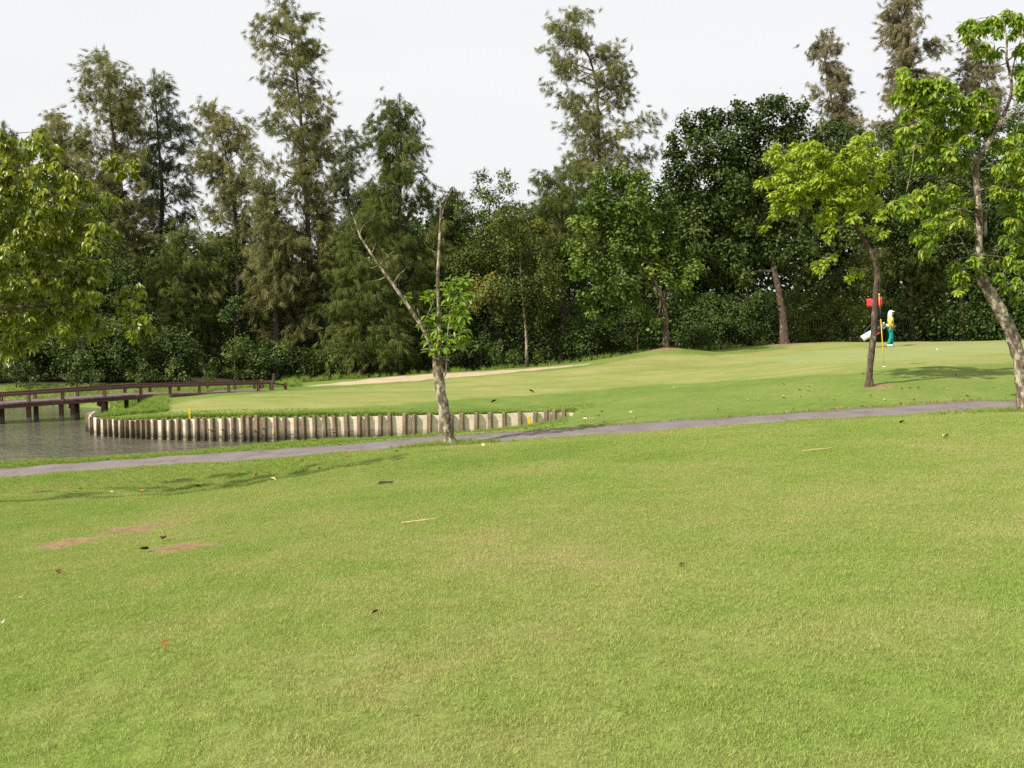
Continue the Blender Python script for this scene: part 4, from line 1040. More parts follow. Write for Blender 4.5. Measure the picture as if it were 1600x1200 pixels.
fg_tree('lime_green_tree', 'leaning lime green tree with rough brown trunk in front of the flag', 29.5,
        [[(1358, 604, .19), (1359, 580, .165), (1362, 550, .17), (1366, 510, .17), (1367, 480, .155), (1369, 450, .15), (1371, 428, .15), (1366, 405, .14), (1354, 382, .13), (1342, 362, .12), (1330, 345, .11), (1318, 328, .10), (1310, 305, .08), (1308, 290, .065)],
         [(1308, 292, .05), (1312, 275, .035, .2), (1322, 265, .03, .2), (1340, 258, .02, .3), (1350, 235, .012, .3)], [(1322, 266, .02, .2), (1330, 280, .015, -.2), (1332, 262, .012, -.2)],
         [(1310, 300, .045), (1295, 285, .035, -.3), (1270, 275, .025, -.4), (1240, 270, .015, -.5), (1215, 262, .008, -.5)],
         [(1314, 320, .05), (1290, 322, .03, -.4), (1270, 328, .022, -.5), (1258, 345, .018, -.6), (1245, 358, .014, -.6), (1220, 372, .006, -.6)],
         [(1290, 322, .02, -.4), (1268, 314, .016, -.6), (1256, 335, .014, -.7), (1246, 345, .012, -.7), (1228, 342, .010, -.7), (1214, 330, .006, -.7)], [(1248, 344, .012, -.7), (1230, 345, .01, -.8), (1215, 342, .008, -.8), (1200, 352, .005, -.8)],
         [(1325, 340, .05), (1345, 320, .035, .4), (1365, 300, .02, .6), (1375, 270, .01, .7)],
         [(1338, 368, .022), (1325, 370, .016, -.3), (1320, 385, .014, -.3), (1308, 393, .012, -.3), (1290, 405, .007, -.3)], [(1362, 420, .018), (1352, 424, .012, -.2), (1340, 420, .008, -.3)],
         [(1350, 378, .025), (1365, 366, .018, .3), (1378, 360, .01, .4)]],
        LIMEB + [(x + rng.uniform(-8, 8), y + rng.uniform(-6, 6), r, rng.uniform(-.9, .9)) for (x, y, r) in LIMEB if y < 345], fg_lime, 0.15, 8, 2.7, bark_brown, droop=.55, depth=.9, rs=.50)

# rightmost tree
RB = [(1505, 40, 11), (1520, 32, 13), (1512, 55, 11), (1528, 50, 12), (1540, 35, 13), (1555, 30, 12), (1572, 22, 13), (1590, 28, 14), (1605, 40, 16), (1535, 70, 10), (1545, 82, 9), (1528, 78, 9), (1560, 45, 10), (1585, 50, 10), (1600, 75, 14), (1590, 105, 12), (1605, 120, 16), (1595, 140, 12), (1560, 78, 7),
      (1412, 112, 11), (1420, 130, 14), (1440, 125, 13), (1405, 150, 12), (1425, 152, 14), (1450, 142, 15), (1472, 128, 13), (1485, 135, 11), (1465, 155, 15), (1490, 155, 14), (1440, 172, 15), (1415, 175, 10), (1465, 178, 15), (1490, 178, 14), (1512, 160, 12), (1530, 145, 12), (1545, 155, 11), (1515, 180, 13), (1540, 172, 12), (1535, 190, 12), (1445, 195, 14), (1420, 200, 11), (1470, 202, 15), (1495, 205, 14), (1410, 215, 12), (1435, 222, 14), (1460, 228, 15), (1485, 232, 14), (1510, 215, 10), (1450, 250, 14), (1475, 258, 13), (1500, 255, 11), (1425, 245, 11), (1560, 225, 12), (1580, 215, 14), (1600, 205, 15), (1575, 245, 14), (1597, 238, 15), (1560, 262, 12), (1585, 272, 15), (1605, 265, 15), (1555, 295, 11), (1580, 300, 14), (1600, 300, 15), (1570, 322, 12), (1595, 330, 14), (1580, 350, 12), (1605, 355, 14), (1595, 380, 12), (1570, 368, 8),
      (1400, 318, 12), (1415, 308, 13), (1435, 302, 13), (1455, 295, 13), (1425, 325, 12), (1445, 322, 14), (1468, 312, 14), (1485, 300, 12), (1470, 335, 12), (1490, 325, 11), (1508, 310, 9), (1452, 345, 11), (1435, 365, 12), (1450, 372, 11), (1446, 388, 7), (1485, 348, 9), (1503, 340, 8), (1470, 360, 8),
      (1525, 405, 11), (1540, 398, 10), (1532, 420, 9), (1490, 410, 10), (1500, 425, 12), (1490, 432, 9), (1505, 445, 9), (1498, 452, 7), (1555, 410, 7), (1580, 405, 12), (1600, 410, 12), (1565, 430, 8), (1590, 440, 11), (1605, 455, 12), (1585, 465, 8), (1570, 448, 7)]
fg_tree('mottled_bark_tree', 'rightmost tree with mottled pale leaning trunk and heavy drooping leaves', 25.0,
        [[(1600, 634, .20), (1598, 600, .185), (1592, 560, .18), (1580, 520, .175), (1566, 492, .17), (1552, 466, .16), (1540, 446, .15), (1532, 428, .14), (1529, 400, .11), (1530, 370, .10), (1530, 335, .095), (1527, 300, .09), (1525, 262, .09), (1527, 246, .085)],
         [(1527, 250, .075), (1540, 230, .075), (1556, 205, .07), (1568, 180, .065), (1577, 158, .06), (1581, 135, .055), (1577, 110, .05), (1573, 92, .045), (1573, 60, .035), (1568, 35, .015)],
         [(1558, 205, .04), (1570, 190, .035, -.2), (1590, 172, .03, -.3), (1612, 155, .02, -.4)], [(1574, 95, .03), (1585, 85, .025, .1), (1596, 60, .02, .2), (1598, 35, .01, .2)], [(1575, 98, .025), (1562, 102, .018, -.1), (1548, 104, .012, -.2), (1536, 78, .006, -.3)],
         [(1580, 130, .03), (1584, 100, .025, -.2), (1590, 75, .02, -.3), (1600, 50, .01, -.3)], [(1578, 150, .03), (1590, 165, .02, -.3), (1592, 190, .014, -.4), (1586, 215, .007, -.4)],
         [(1534, 432, .07), (1522, 412, .055), (1513, 395, .045), (1506, 380, .03), (1500, 368, .015)],
         [(1527, 305, .05), (1515, 290, .045, .2), (1500, 278, .035, .4), (1486, 272, .02, .5), (1465, 265, .01, .5)], [(1526, 258, .05), (1520, 235, .04, .4), (1500, 215, .03, .7), (1470, 200, .02, 1.0), (1440, 175, .01, 1.1)], [(1500, 215, .025, .7), (1490, 190, .018, .9), (1475, 160, .01, 1.0)],
         [(1530, 340, .04), (1515, 330, .03, -.4), (1490, 325, .022, -.7), (1450, 320, .014, -.9), (1415, 320, .007, -1.0)], [(1540, 370, .05, .3), (1542, 330, .04, .5), (1560, 300, .03, .6), (1580, 270, .015, .7)], [(1538, 420, .04), (1548, 405, .03, -.2), (1556, 385, .024, -.3), (1575, 375, .016, -.4), (1595, 385, .008, -.5)],
         [(1416, 300, .014, -.9), (1422, 275, .010, -.9), (1426, 252, .005, -.9)], [(1418, 292, .008, -.9), (1432, 280, .006, -.9), (1442, 276, .004, -.9)], [(1572, 160, .02), (1552, 168, .014, -.2), (1530, 165, .010, -.3), (1512, 168, .005, -.4)]],
        RB + [(x + rng.uniform(-7, 7), y + rng.uniform(-6, 6), r, rng.uniform(-1.2, 1.2)) for (x, y, r) in RB if 110 < y < 390], fg_right, 0.15, 8, 5.6, bark_pale, droop=.85, depth=1.1, rs=.82)

# yellow green tree whose trunk stands out of the frame
LB = []
for (x, y, r) in [(0, 215, 22), (62, 215, 16), (45, 235, 18), (78, 235, 16), (90, 250, 12), (20, 235, 22), (55, 262, 22), (15, 270, 22), (85, 275, 18), (120, 268, 14), (132, 278, 10), (112, 285, 14), (35, 295, 24), (70, 300, 22), (0, 305, 22), (105, 305, 20), (135, 300, 14), (150, 302, 10), (170, 305, 12), (182, 308, 8),
                  (178, 240, 10), (168, 255, 12), (188, 250, 13), (205, 252, 12), (185, 265, 10), (210, 265, 8), (20, 335, 24), (55, 335, 24), (90, 335, 24), (120, 328, 20), (145, 325, 14), (165, 358, 13), (150, 350, 16), (175, 365, 9), (125, 355, 20), (0, 360, 24), (40, 368, 24), (80, 368, 24), (110, 380, 22), (145, 380, 18), (165, 385, 12), (15, 395, 24), (55, 400, 24), (90, 402, 24), (130, 405, 20), (155, 408, 16), (0, 425, 24), (35, 430, 24), (75, 432, 24), (110, 430, 22), (140, 430, 18), (162, 425, 12),
                  (15, 460, 24), (55, 462, 24), (95, 460, 22), (125, 458, 18), (150, 460, 12), (0, 490, 22), (40, 492, 22), (80, 490, 22), (115, 488, 20), (140, 490, 16), (155, 500, 12), (165, 512, 8), (20, 518, 20), (60, 515, 18), (95, 508, 16), (130, 508, 12), (145, 525, 8), (5, 540, 18), (30, 535, 14), (20, 555, 8), (50, 535, 10), (105, 530, 8),
                  (195, 448, 12), (212, 448, 12), (222, 455, 9), (205, 465, 12), (218, 478, 11), (190, 480, 9), (200, 492, 11), (218, 498, 11), (230, 508, 8), (205, 512, 9), (228, 490, 8), (178, 462, 8), (208, 522, 5)]:
    LB.append((x, y, r, rng.uniform(-1.0, .4) if x < 160 else rng.uniform(-.3, .3)))
    if x < 155: LB.append((x + rng.uniform(-12, 12), y + rng.uniform(-10, 10), r * .95, rng.uniform(0, 1.8)))
for _ in range(90):
    LB.append((rng.uniform(-330, -15), rng.uniform(215, 520), rng.uniform(18, 27), rng.uniform(-2.0, 2.2)))
fg_tree('yellow_green_tree', 'yellow green leafy tree overhanging the pond bank, trunk hidden outside the view', 17.0,
        [[(-190, 800, .22), (-185, 700, .19), (-175, 600, .17), (-160, 520, .15), (-150, 440, .12), (-140, 360, .09), (-135, 290, .05)],
         [(-165, 540, .08), (-100, 500, .06, -.2), (-30, 485, .045, -.3), (60, 478, .03, -.3), (120, 474, .022, -.2), (150, 468, .016, -.1), (178, 458, .012, 0), (200, 452, .006, 0)], [(150, 469, .010, -.1), (168, 478, .008, -.1), (190, 484, .005, -.1)], [(165, 464, .008, -.05), (185, 476, .006, 0), (205, 485, .004, 0)],
         [(-150, 440, .07), (-80, 390, .05, .2), (0, 350, .035, .3), (80, 325, .022, .2), (140, 290, .013, .1), (158, 268, .008, 0), (180, 255, .005, 0)], [(-140, 370, .05), (-80, 300, .035, -.4), (-10, 260, .022, -.5), (50, 235, .01, -.5)],
         [(-158, 500, .06), (-100, 440, .045, .8), (-20, 410, .03, 1.0), (70, 400, .02, 1.0), (130, 390, .01, .9)], [(-140, 380, .05), (-200, 320, .035, .2), (-270, 280, .015, .4)], [(-155, 480, .05), (-230, 420, .03, -.5), (-300, 400, .012, -.8)]],
        LB, fg_left, 0.112, 8, 4.0, bark_brown, droop=1.1, depth=1.4, rs=.9)
# ------------------------------------------------------------------ flag, caddie, small things
def uv_sphere(m, c, rx, ry, rz, nu=14, nv=9, fn=None):
    v, f = [], []
    for i in range(nv + 1):
        th = math.pi * i / nv
        for j in range(nu):
            ph = 2 * math.pi * j / nu
            p = Vector((math.sin(th) * math.cos(ph), math.sin(th) * math.sin(ph), math.cos(th)))
            q = Vector((c[0] + p.x * rx, c[1] + p.y * ry, c[2] + p.z * rz))
            v.append(fn(p, q) if fn else q)
    for i in range(nv):
        for j in range(nu):
            f.append((i * nu + j, (i + 1) * nu + j, (i + 1) * nu + (j + 1) % nu, i * nu + (j + 1) % nu))
    m.add(v, f)

yellow = plain('yellow_paint', (0.60, 0.44, 0.03), 0.45, 0.1)
white = plain('white_plastic', (0.80, 0.80, 0.78), 0.4, 0.05)
black = plain('black_plastic', (0.02, 0.02, 0.022), 0.5, 0.2)
red_cloth = plain('red_flag_cloth', (0.60, 0.045, 0.05), 0.7, 0.08, 6)
g = ground(1381.5, 573); fl = thing('golf_flagstick', 'red flag on a thin yellow golf flagstick standing in the green', 'flag', g)
tp = at(1373.5, 460, g.y) - g
m = MB(); m.tube([Vector((0, 0, -.1)), tp * .3, tp * .66], [.016, .015, .014], 8); m.build('pole', yellow, fl, True)
m = MB(); m.tube([tp * .66, tp * .80], [.0145, .0145], 8); m.build('band', black, fl, True)
m = MB(); m.tube([tp * .80, tp * .985], [.014, .013], 8); m.build('pole', yellow, fl, True)
m = MB(); uv_sphere(m, tp, .022, .022, .03); m.build('finial', white, fl, True)
v, f = [], []
NU = 12
for i in range(NU + 1):
    for j in range(5):
        u = i / NU
        p = tp * (.97 - .125 * j / 4) + Vector((.09 - .48 * u, .055 * math.sin(u * 7 + j * .2) * (0.3 + u), -.12 * u - .05 * u * math.sin(u * 5) + .03 * u * j / 4))
        v.append(p)
for i in range(NU):
    for j in range(4): a = i * 5 + j; f.append((a, a + 1, a + 6, a + 5))
fo = link_mesh('flag_cloth', v, f, red_cloth, fl, True)
sm = fo.modifiers.new('thick', 'SOLIDIFY'); sm.thickness = .004
m = MB(); uv_sphere(m, (0, 0, 0.0), .06, .06, .012, 16, 4); m.build('cup_rim', white, fl, True)

def ball(px, py, label, group=None, r=.0214):
    g_ = ground(px, py); m_ = MB()
    uv_sphere(m_, (0, 0, r * .9), r, r, r, 14, 10)
    o = m_.build('golf_ball', white, None, True, loc=g_); tag(o, label, 'ball', group)
ball(1464, 547, 'white golf ball lying on the putting green', r=.03)
ball(175, 771, 'white golf ball lying at the edge of the long grass', r=.026)

def stake(px, py0, py1, label, lean=0.0):
    g_ = ground(px, py0); h = (py0 - py1) * g_.y / F
    m_ = MB(); m_.box(-.032, .032, -.032, .032, -.15, h, .006)
    o = m_.build('yellow_stake', yellow, None, loc=g_); o.rotation_euler.y = lean
    tag(o, label, 'stake')
stake(199, 640, 627, 'short yellow hazard stake in long grass near the bridge')
stake(297, 652, 640, 'yellow hazard stake on the turf above the piled wall')
x_, D_ = wall_at(828); z_ = hz(x_, D_ - .22)
m = MB(); m.box(-.05, .05, -.02, .02, -.2, .30, .006)
o = m.build('yellow_stake', yellow, None, loc=(x_, D_ - .22, z_)); o.rotation_euler.y = -.16
tag(o, 'short yellow stake leaning against the low end of the wall', 'stake')

# drain cover
g = ground(603, 757.5)
dc = thing('drain_cover', 'dark round drain cover sunk in the mown slope', 'drain cover', g)
iron = plain('dark_iron', (0.035, 0.035, 0.032), 0.6)
m = MB(); uv_sphere(m, (0, 0, .0), .15, .17, .028, 18, 6); m.build('rim', iron, dc, True)
for k in range(5):
    m = MB(); m.box(-.10, .10, -.10 + k * .045, -.08 + k * .045, .020, .036, 0); m.build('bar', iron, dc)

# fallen leaves and twigs
def dry_mat(n, c): 
    t = NT(n); f_ = t.noise(t.pos(obj=True), 25, 4)
    return t.done(t.bsdf(t.ramp(f_, [(.25, tuple(x * .6 for x in c)), (.75, tuple(x * 1.25 for x in c))]), .8, None, .2))
dry = {'orange': dry_mat('orange_dry_leaf', (.42, .14, .035)), 'pale': dry_mat('pale_dry_leaf', (.55, .40, .22)), 'brown': dry_mat('brown_dry_leaf', (.10, .045, .022)), 'grey': dry_mat('grey_dry_leaf', (.46, .38, .32))}
lv_, lf_ = big_leaf_local(-.22, .5)
leaf_me = {}
for k, m_ in dry.items():
    me = bpy.data.meshes.new('fallen_leaf'); me.from_pydata([((v[0]) * .5, v[1] - .5, v[2] + .02) for v in lv_], [], lf_); me.update(); me.materials.append(m_)
    me.polygons.foreach_set('use_smooth', [True] * len(me.polygons)); leaf_me[k] = me
def fallen(px, py, size, c, label, group=None):
    g_ = ground(px, py)
    o = bpy.data.objects.new('fallen_leaf', leaf_me[c]); C.objects.link(o)
    o.location = g_ + Vector((0, 0, .012 + .1 * size)); o.scale = (size * random.uniform(.8, 1.3), size, size)
    o.rotation_euler = (random.uniform(-.3, .3), random.uniform(-.6, .6), random.uniform(0, 6.28))
    tag(o, label, 'leaf', group)
fallen(222, 771, .14, 'orange', 'curled orange leaf beside the golf ball at the long grass edge')
fallen(4, 980, .085, 'grey', 'pale grey curled leaf on the near turf')
fallen(92, 900, .09, 'brown', 'dark brown crumpled leaf below the bare soil patches')
fallen(33, 939, .06, 'pale', 'pale buff leaf on the near turf')
fallen(257, 1014, .05, 'orange', 'tiny reddish leaf scrap on the near turf')
fallen(226, 864, .11, 'brown', 'dark leaf lying on the lower bare soil patch')
fallen(256, 847, .12, 'brown', 'small dark leaf between the two bare soil patches')
fallen(343, 762, .15, 'orange', 'orange leaf at the foot of the long grass strip')
fallen(426, 753, .14, 'pale', 'buff leaf lying in the long grass strip')
fallen(830, 614, .24, 'brown', 'large dark leaf on the pale fringe above the wall')
fallen(772, 630, .24, 'brown', 'large dark leaf on the rough just above the wall')
fallen(755, 699, .15, 'pale', 'buff leaf in the grass beside the young tree')
fallen(1478, 686, .14, 'pale', 'pale buff leaf on the turf below the cart path')
fallen(1410, 663, .12, 'brown', 'small brown leaf on the turf below the cart path')
fallen(587, 963, .05, 'brown', 'tiny dark leaf scrap on open turf')
fallen(652, 1131, .03, 'pale', 'small straw coloured scrap on the near turf')
fallen(1065, 888, .05, 'brown', 'tiny brown leaf scrap on the yellowed turf')
for k, (px, py) in enumerate([(100, 766), (126, 767), (204, 765), (50, 768), (310, 762), (470, 722), (540, 715), (620, 708), (60, 760), (400, 745), (500, 735)]):
    c_ = ['orange', 'brown', 'pale'][k % 3]
    fallen(px, py, random.uniform(.08, .13), c_, 'small %s dry leaf along the long grass strip by the path' % c_, '%s leaves along the long grass strip' % c_)
for k in range(62):
    px = random.uniform(1000, 1590) if k % 3 == 0 else min(1590, max(1000, random.gauss(1340, 120))); t_ = random.random()
    top = np.interp(px, [1000, 1330, 1600], [606, 586, 570]); bot = np.interp(px, [1000, 1330, 1600], [660, 640, 625])
    c_ = random.choice(['orange', 'brown', 'pale', 'pale', 'brown'])
    fallen(px, top + (bot - top) * t_, random.uniform(.06, .12), c_, 'small %s dry leaf scattered on the rough beyond the cart path' % c_, '%s leaves scattered on the rough beyond the path' % c_)
for k in range(14):
    c_ = ['orange', 'pale'][k % 2]
    fallen(random.uniform(900, 1000), random.uniform(645, 662), random.uniform(.08, .14), c_, '%s dry leaf near the low end of the wall' % c_, '%s leaves near the end of the wall' % c_)
def twig(px, py, L, ang, label):
    g_ = ground(px, py); m_ = MB()
    d = Vector((math.cos(ang), math.sin(ang), 0)) * L / 2
    pts = [g_ - d, g_ - d * .3 + Vector((0, .01, .008)), g_ + d * .4 + Vector((0, -.008, .004)), g_ + d]
    for p in pts: p.z = hz(p.x, p.y) + .03
    m_.tube([p - g_ for p in pts], [.006, .007, .006, .003], 6)
    tag(m_.build('twig', dry['pale'], None, loc=g_), label, 'twig')
twig(655, 819, .34, .1, 'straw coloured dry twig lying on the open turf')
twig(1277, 706, .42, .12, 'dry twig lying on turf below the cart path')

# caddie
g = ground(1390, 541.5, dmin=40)
pe = thing('person', 'person in yellow shirt, teal trousers and white hood walking beside the flag', 'person', g)
skin = plain('skin', (0.30, 0.16, 0.10), 0.6, .08)
shirt_m = plain('yellow_shirt', (0.62, 0.45, 0.09), 0.8, .1, 8)
trous_m = plain('teal_trousers', (0.0, 0.27, 0.24), 0.8, .12, 8)
hood_m = plain('white_hood_cloth', (0.82, 0.84, 0.86), 0.8, .05, 8)
def skinned(name, verts, edges, mat, parent, sub=2):
    me = bpy.data.meshes.new(name); me.from_pydata([v[:3] for v in verts], edges, []); me.materials.append(mat)
    o = bpy.data.objects.new(name, me); C.objects.link(o); o.parent = parent
    o.modifiers.new('skin', 'SKIN')
    for i, v in enumerate(verts):
        s_ = me.skin_vertices[0].data[i]; s_.radius = (v[3], v[4] if len(v) > 4 else v[3]); s_.use_root = (i == 0)
    o.modifiers['skin'].use_smooth_shade = True
    sb = o.modifiers.new('sub', 'SUBSURF'); sb.levels = sb.render_levels = sub
    return o
J = {'hip': (0, 0, .84), 'waist': (.0, 0, .98), 'chest': (.01, 0, 1.16), 'neck': (.015, 0, 1.30), 'headb': (.03, 0, 1.37), 'head': (.035, 0, 1.46),
     'hn': (0, -.09, .80), 'kn': (.02, -.10, .45), 'an': (-.10, -.10, .09), 'tn': (.06, -.105, .04), 'hf': (0, .09, .80), 'kf': (.12, .10, .45), 'af': (.13, .10, .08), 'tf': (.27, .11, .04),
     'sn': (.0, -.17, 1.25), 'en': (-.10, -.22, 1.01), 'wn': (.06, -.21, .90), 'pn': (.11, -.20, .885), 'sf': (.02, .17, 1.25), 'ef': (.12, .20, 1.02), 'wf': (.23, .19, .82), 'pf': (.255, .185, .76)}
def sk(name, L, E, mat):
    n_ = [l[0] for l in L]
    return skinned(name, [(*J[l[0]], *l[1:]) for l in L], [(n_.index(a), n_.index(b)) for a, b in E], mat, pe)
body = sk('body', [('hip', .10, .12), ('waist', .085, .10), ('chest', .09, .125), ('neck', .05), ('headb', .06), ('head', .085), ('hn', .085), ('kn', .055), ('an', .04), ('tn', .03), ('hf', .085), ('kf', .055), ('af', .04), ('tf', .03), ('sn', .055), ('en', .042), ('wn', .03), ('pn', .034), ('sf', .055), ('ef', .042), ('wf', .03), ('pf', .034)],
          [('hip', 'waist'), ('waist', 'chest'), ('chest', 'neck'), ('neck', 'headb'), ('headb', 'head'), ('hip', 'hn'), ('hn', 'kn'), ('kn', 'an'), ('an', 'tn'), ('hip', 'hf'), ('hf', 'kf'), ('kf', 'af'), ('af', 'tf'), ('chest', 'sn'), ('sn', 'en'), ('en', 'wn'), ('wn', 'pn'), ('chest', 'sf'), ('sf', 'ef'), ('ef', 'wf'), ('wf', 'pf')], skin)
sk('shirt', [('waist', .125, .145), ('chest', .125, .165), ('neck', .075), ('sn', .085), ('en', .068), ('wn', .046), ('sf', .085), ('ef', .068), ('wf', .046), ('hip', .135, .15)],
   [('waist', 'chest'), ('chest', 'neck'), ('chest', 'sn'), ('sn', 'en'), ('en', 'wn'), ('chest', 'sf'), ('sf', 'ef'), ('ef', 'wf'), ('waist', 'hip')], shirt_m)
J['hip2'] = (0, 0, .90)
sk('trousers', [('hip', .125, .15), ('hip2', .115, .14), ('hn', .115), ('kn', .088), ('an', .07), ('hf', .115), ('kf', .088), ('af', .07)], [('hip', 'hip2'), ('hip', 'hn'), ('hn', 'kn'), ('kn', 'an'), ('hip', 'hf'), ('hf', 'kf'), ('kf', 'af')], trous_m)
for a in ('n', 'f'):
    an, tn = Vector(J['a' + a]), Vector(J['t' + a])
    m = MB(); c_ = (an + tn) / 2; d_ = (tn - an); d_.z = 0
    uv_sphere(m, (c_.x + .01, c_.y, .05), .145, .055, .055, 14, 8, lambda p, q: Vector((q.x, q.y, max(q.z, .003)))); m.build('shoe', white, pe, True)
def hand(w_, p_, side):
    m_ = MB(); w_, p_ = Vector(w_), Vector(p_); d = (p_ - w_).normalized(); s_ = Vector((0, 1, 0)); n_ = d.cross(s_)
    for i, (o_, L) in enumerate([(-.03, .055), (-.010, .065), (.010, .062), (.030, .048)]):
        a = p_ + s_ * o_; m_.tube([a, a + d * L * .6 + n_ * .008, a + d * L * .8 + n_ * .03, a + d * L * .6 + n_ * .05], [.010, .009, .008, .006], 6)
    a = p_ - d * .02 + s_ * (-.035 * side); m_.tube([a, a + d * .03 - s_ * (.02 * side), a + d * .055 - s_ * (.015 * side) + n_ * .015], [.011, .010, .007], 6)
    m_.build('fingers', skin, pe, True)
hand(J['wn'], J['pn'], 1); hand(J['wf'], J['pf'], -1)
# face: nose, eyes, mouth on the head; hood with an opening in front
m = MB(); uv_sphere(m, (.045, 0, 1.455), .098, .080, .118, 16, 12, lambda p, q: q + Vector((.03 if (p.x > .93 and -.25 < p.z < .15 and abs(p.y) < .25) else 0, 0, 0))); m.build('face', skin, pe, True)
for s_ in (-1, 1):
    m = MB(); uv_sphere(m, (.130, .03 * s_, 1.475), .012, .014, .010, 8, 6); m.build('eye', black, pe, True)
m = MB(); uv_sphere(m, (.128, 0, 1.405), .012, .026, .007, 8, 6); m.build('mouth', plain('lips', (.25, .08, .06)), pe, True)
def hoodf(p, q):
    if p.x > .45 and -.75 < p.z < .55: q = Vector((.025, q.y * 1.02, q.z))        # open front edge
    if p.z < -.3: q = Vector((q.x * (1 + .35 * (-p.z - .3)) - .03, q.y * (1 + .55 * (-p.z - .3)), q.z))
    return q
m = MB(); uv_sphere(m, (.02, 0, 1.44), .128, .115, .175, 18, 14, hoodf); m.build('hood', hood_m, pe, True)
m = MB(); uv_sphere(m, (.06, 0, 1.55), .125, .125, .026, 18, 6); m.build('hat_brim', hood_m, pe, True)

# golf bag slung behind the caddie
b1 = at(1345, 530.5, g.y - .25); b2 = at(1383, 508.5, g.y - .25)
gb = thing('golf_bag', 'white golf bag with dark clubs slung behind the person in yellow', 'golf bag', b1)
ax = (b2 - b1); L_ = ax.length; a_ = ax.normalized()
P_ = lambda t_: a_ * (L_ * t_)
m = MB(); m.tube([P_(.03), P_(.06), P_(.35), P_(.52)], [.12, .135, .14, .135], 18); m.build('body', white, gb, True)
m = MB(); m.tube([P_(-.03), P_(.0), P_(.04)], [.11, .138, .138], 18); m.build('base_cap', black, gb, True)
m = MB(); m.tube([P_(.52), P_(.66)], [.138, .138], 18); m.build('red_band', plain('maroon_band', (.25, .03, .03)), gb, True)
m = MB(); m.tube([P_(.66), P_(.80), P_(.84)], [.138, .145, .13], 18); m.build('collar', black, gb, True)
up_ = a_.cross(Vector((0, 1, 0))).normalized()
if up_.z < 0: up_ = -up_
m = MB(); uv_sphere(m, (0, 0, 0), .16, .05, .06, 14, 8)
po_ = m.build('pocket', plain('red_pocket', (.55, .08, .06)), gb, True, loc=P_(.62) - up_ * .13 + Vector((0, -.05, 0))); po_.rotation_euler.y = -math.atan2(a_.z, a_.x)
m = MB()
st_ = [P_(.18) + up_ * .13, P_(.30) + up_ * .24, P_(.55) + up_ * .34 + Vector((0, .02, 0)), P_(.78) + up_ * .36 + Vector((0, .04, 0)), P_(.92) + up_ * .30, P_(.82) + up_ * .14]
sp_ = spline([tuple(q) for q in st_], .06); m.tube([Vector(q) for q in sp_], [.018] * len(sp_), 6); m.build('strap', plain('strap_cloth', (.05, .05, .06)), gb, True)
steel = plain('steel', (.6, .6, .6), .3)
for k in range(6):
    o_ = up_ * (.08 * math.cos(k * 1.05)) + Vector((0, .08 * math.sin(k * 1.05), 0))
    e_ = P_(1.0 + .045 * (k % 3)) + o_ * 1.3
    m = MB(); m.tube([P_(.7) + o_, e_], [.007, .006], 6); cl = m.build('club', steel, gb, True)
    m = MB(); uv_sphere(m, (0, 0, 0), .05, .035, .03, 10, 7); h_ = m.build('club_head', black if k % 2 else white, cl, True, loc=e_ + up_ * .02)

# ------------------------------------------------------------------ grass
def tuft(name, n, hgt, wid, rad, lean, segs, mat):
    V, Fc, T_ = [], [], []
    for i in range(n):
        a = random.random() * 6.283; r = rad * random.random() ** .5
        x, y = math.cos(a) * r, math.sin(a) * r
        b = random.random() * 6.283; l_ = lean * (.3 + random.random()); h = hgt * (.55 + .6 * random.random()); w_ = wid * (.7 + .6 * random.random())
        c_ = random.random() * 6.283; sx, sy = math.cos(c_) * w_ / 2, math.sin(c_) * w_ / 2
        dx, dy = math.cos(b) * l_ * h, math.sin(b) * l_ * h
        k = len(V); tt = random.random()
        if segs == 1:
            V += [(x - sx, y - sy, 0), (x + sx, y + sy, 0), (x + dx, y + dy, h)]; Fc.append((k, k + 1, k + 2)); T_ += [tt] * 3
        else:
            V += [(x - sx, y - sy, 0), (x + sx, y + sy, 0), (x + dx * .3 + sx * .8, y + dy * .3 + sy * .8, h * .6), (x + dx * .3 - sx * .8, y + dy * .3 - sy * .8, h * .6), (x + dx, y + dy, h)]
            Fc += [(k, k + 1, k + 2, k + 3), (k + 3, k + 2, k + 4)]; T_ += [tt] * 5
    o = link_mesh(name, V, Fc, mat, attrs={'tint': T_})
    C.objects.unlink(o)
    return o

def blade_mat(name, long):
    t = NT(name); pos = t.pos()
    f_, c_ = grass_colour(t, pos)
    a = t.attr('tint')
    if long: c_ = t.ramp(t.math('ADD', t.math('MULTIPLY', f_, .6), t.math('MULTIPLY', a, .4)), [(.25, (.15, .245, .038)), (.5, (.24, .345, .06)), (.8, (.37, .43, .10))])
    else:
        c_ = t.mix(1.0, c_, t.ramp(a, [(0, (1.0, .98, 1.0)), (.5, (1.6, 1.52, 1.6)), (1, (2.15, 2.0, 2.15))]), 'MULTIPLY')
        c_ = t.mix(t.ramp(a, [(.92, 0.0), (.96, .5)]), c_, (.46, .40, .2))
    d = t.bsdf(c_, .6, None, .2)
    tr = t.n('ShaderNodeBsdfTranslucent'); t.l(c_, tr.inputs['Color'])
    m_ = t.n('ShaderNodeMixShader'); m_.inputs[0].default_value = .42
    t.l(d, m_.inputs[1]); t.l(tr.outputs[0], m_.inputs[2])
    return t.done(m_.outputs[0])

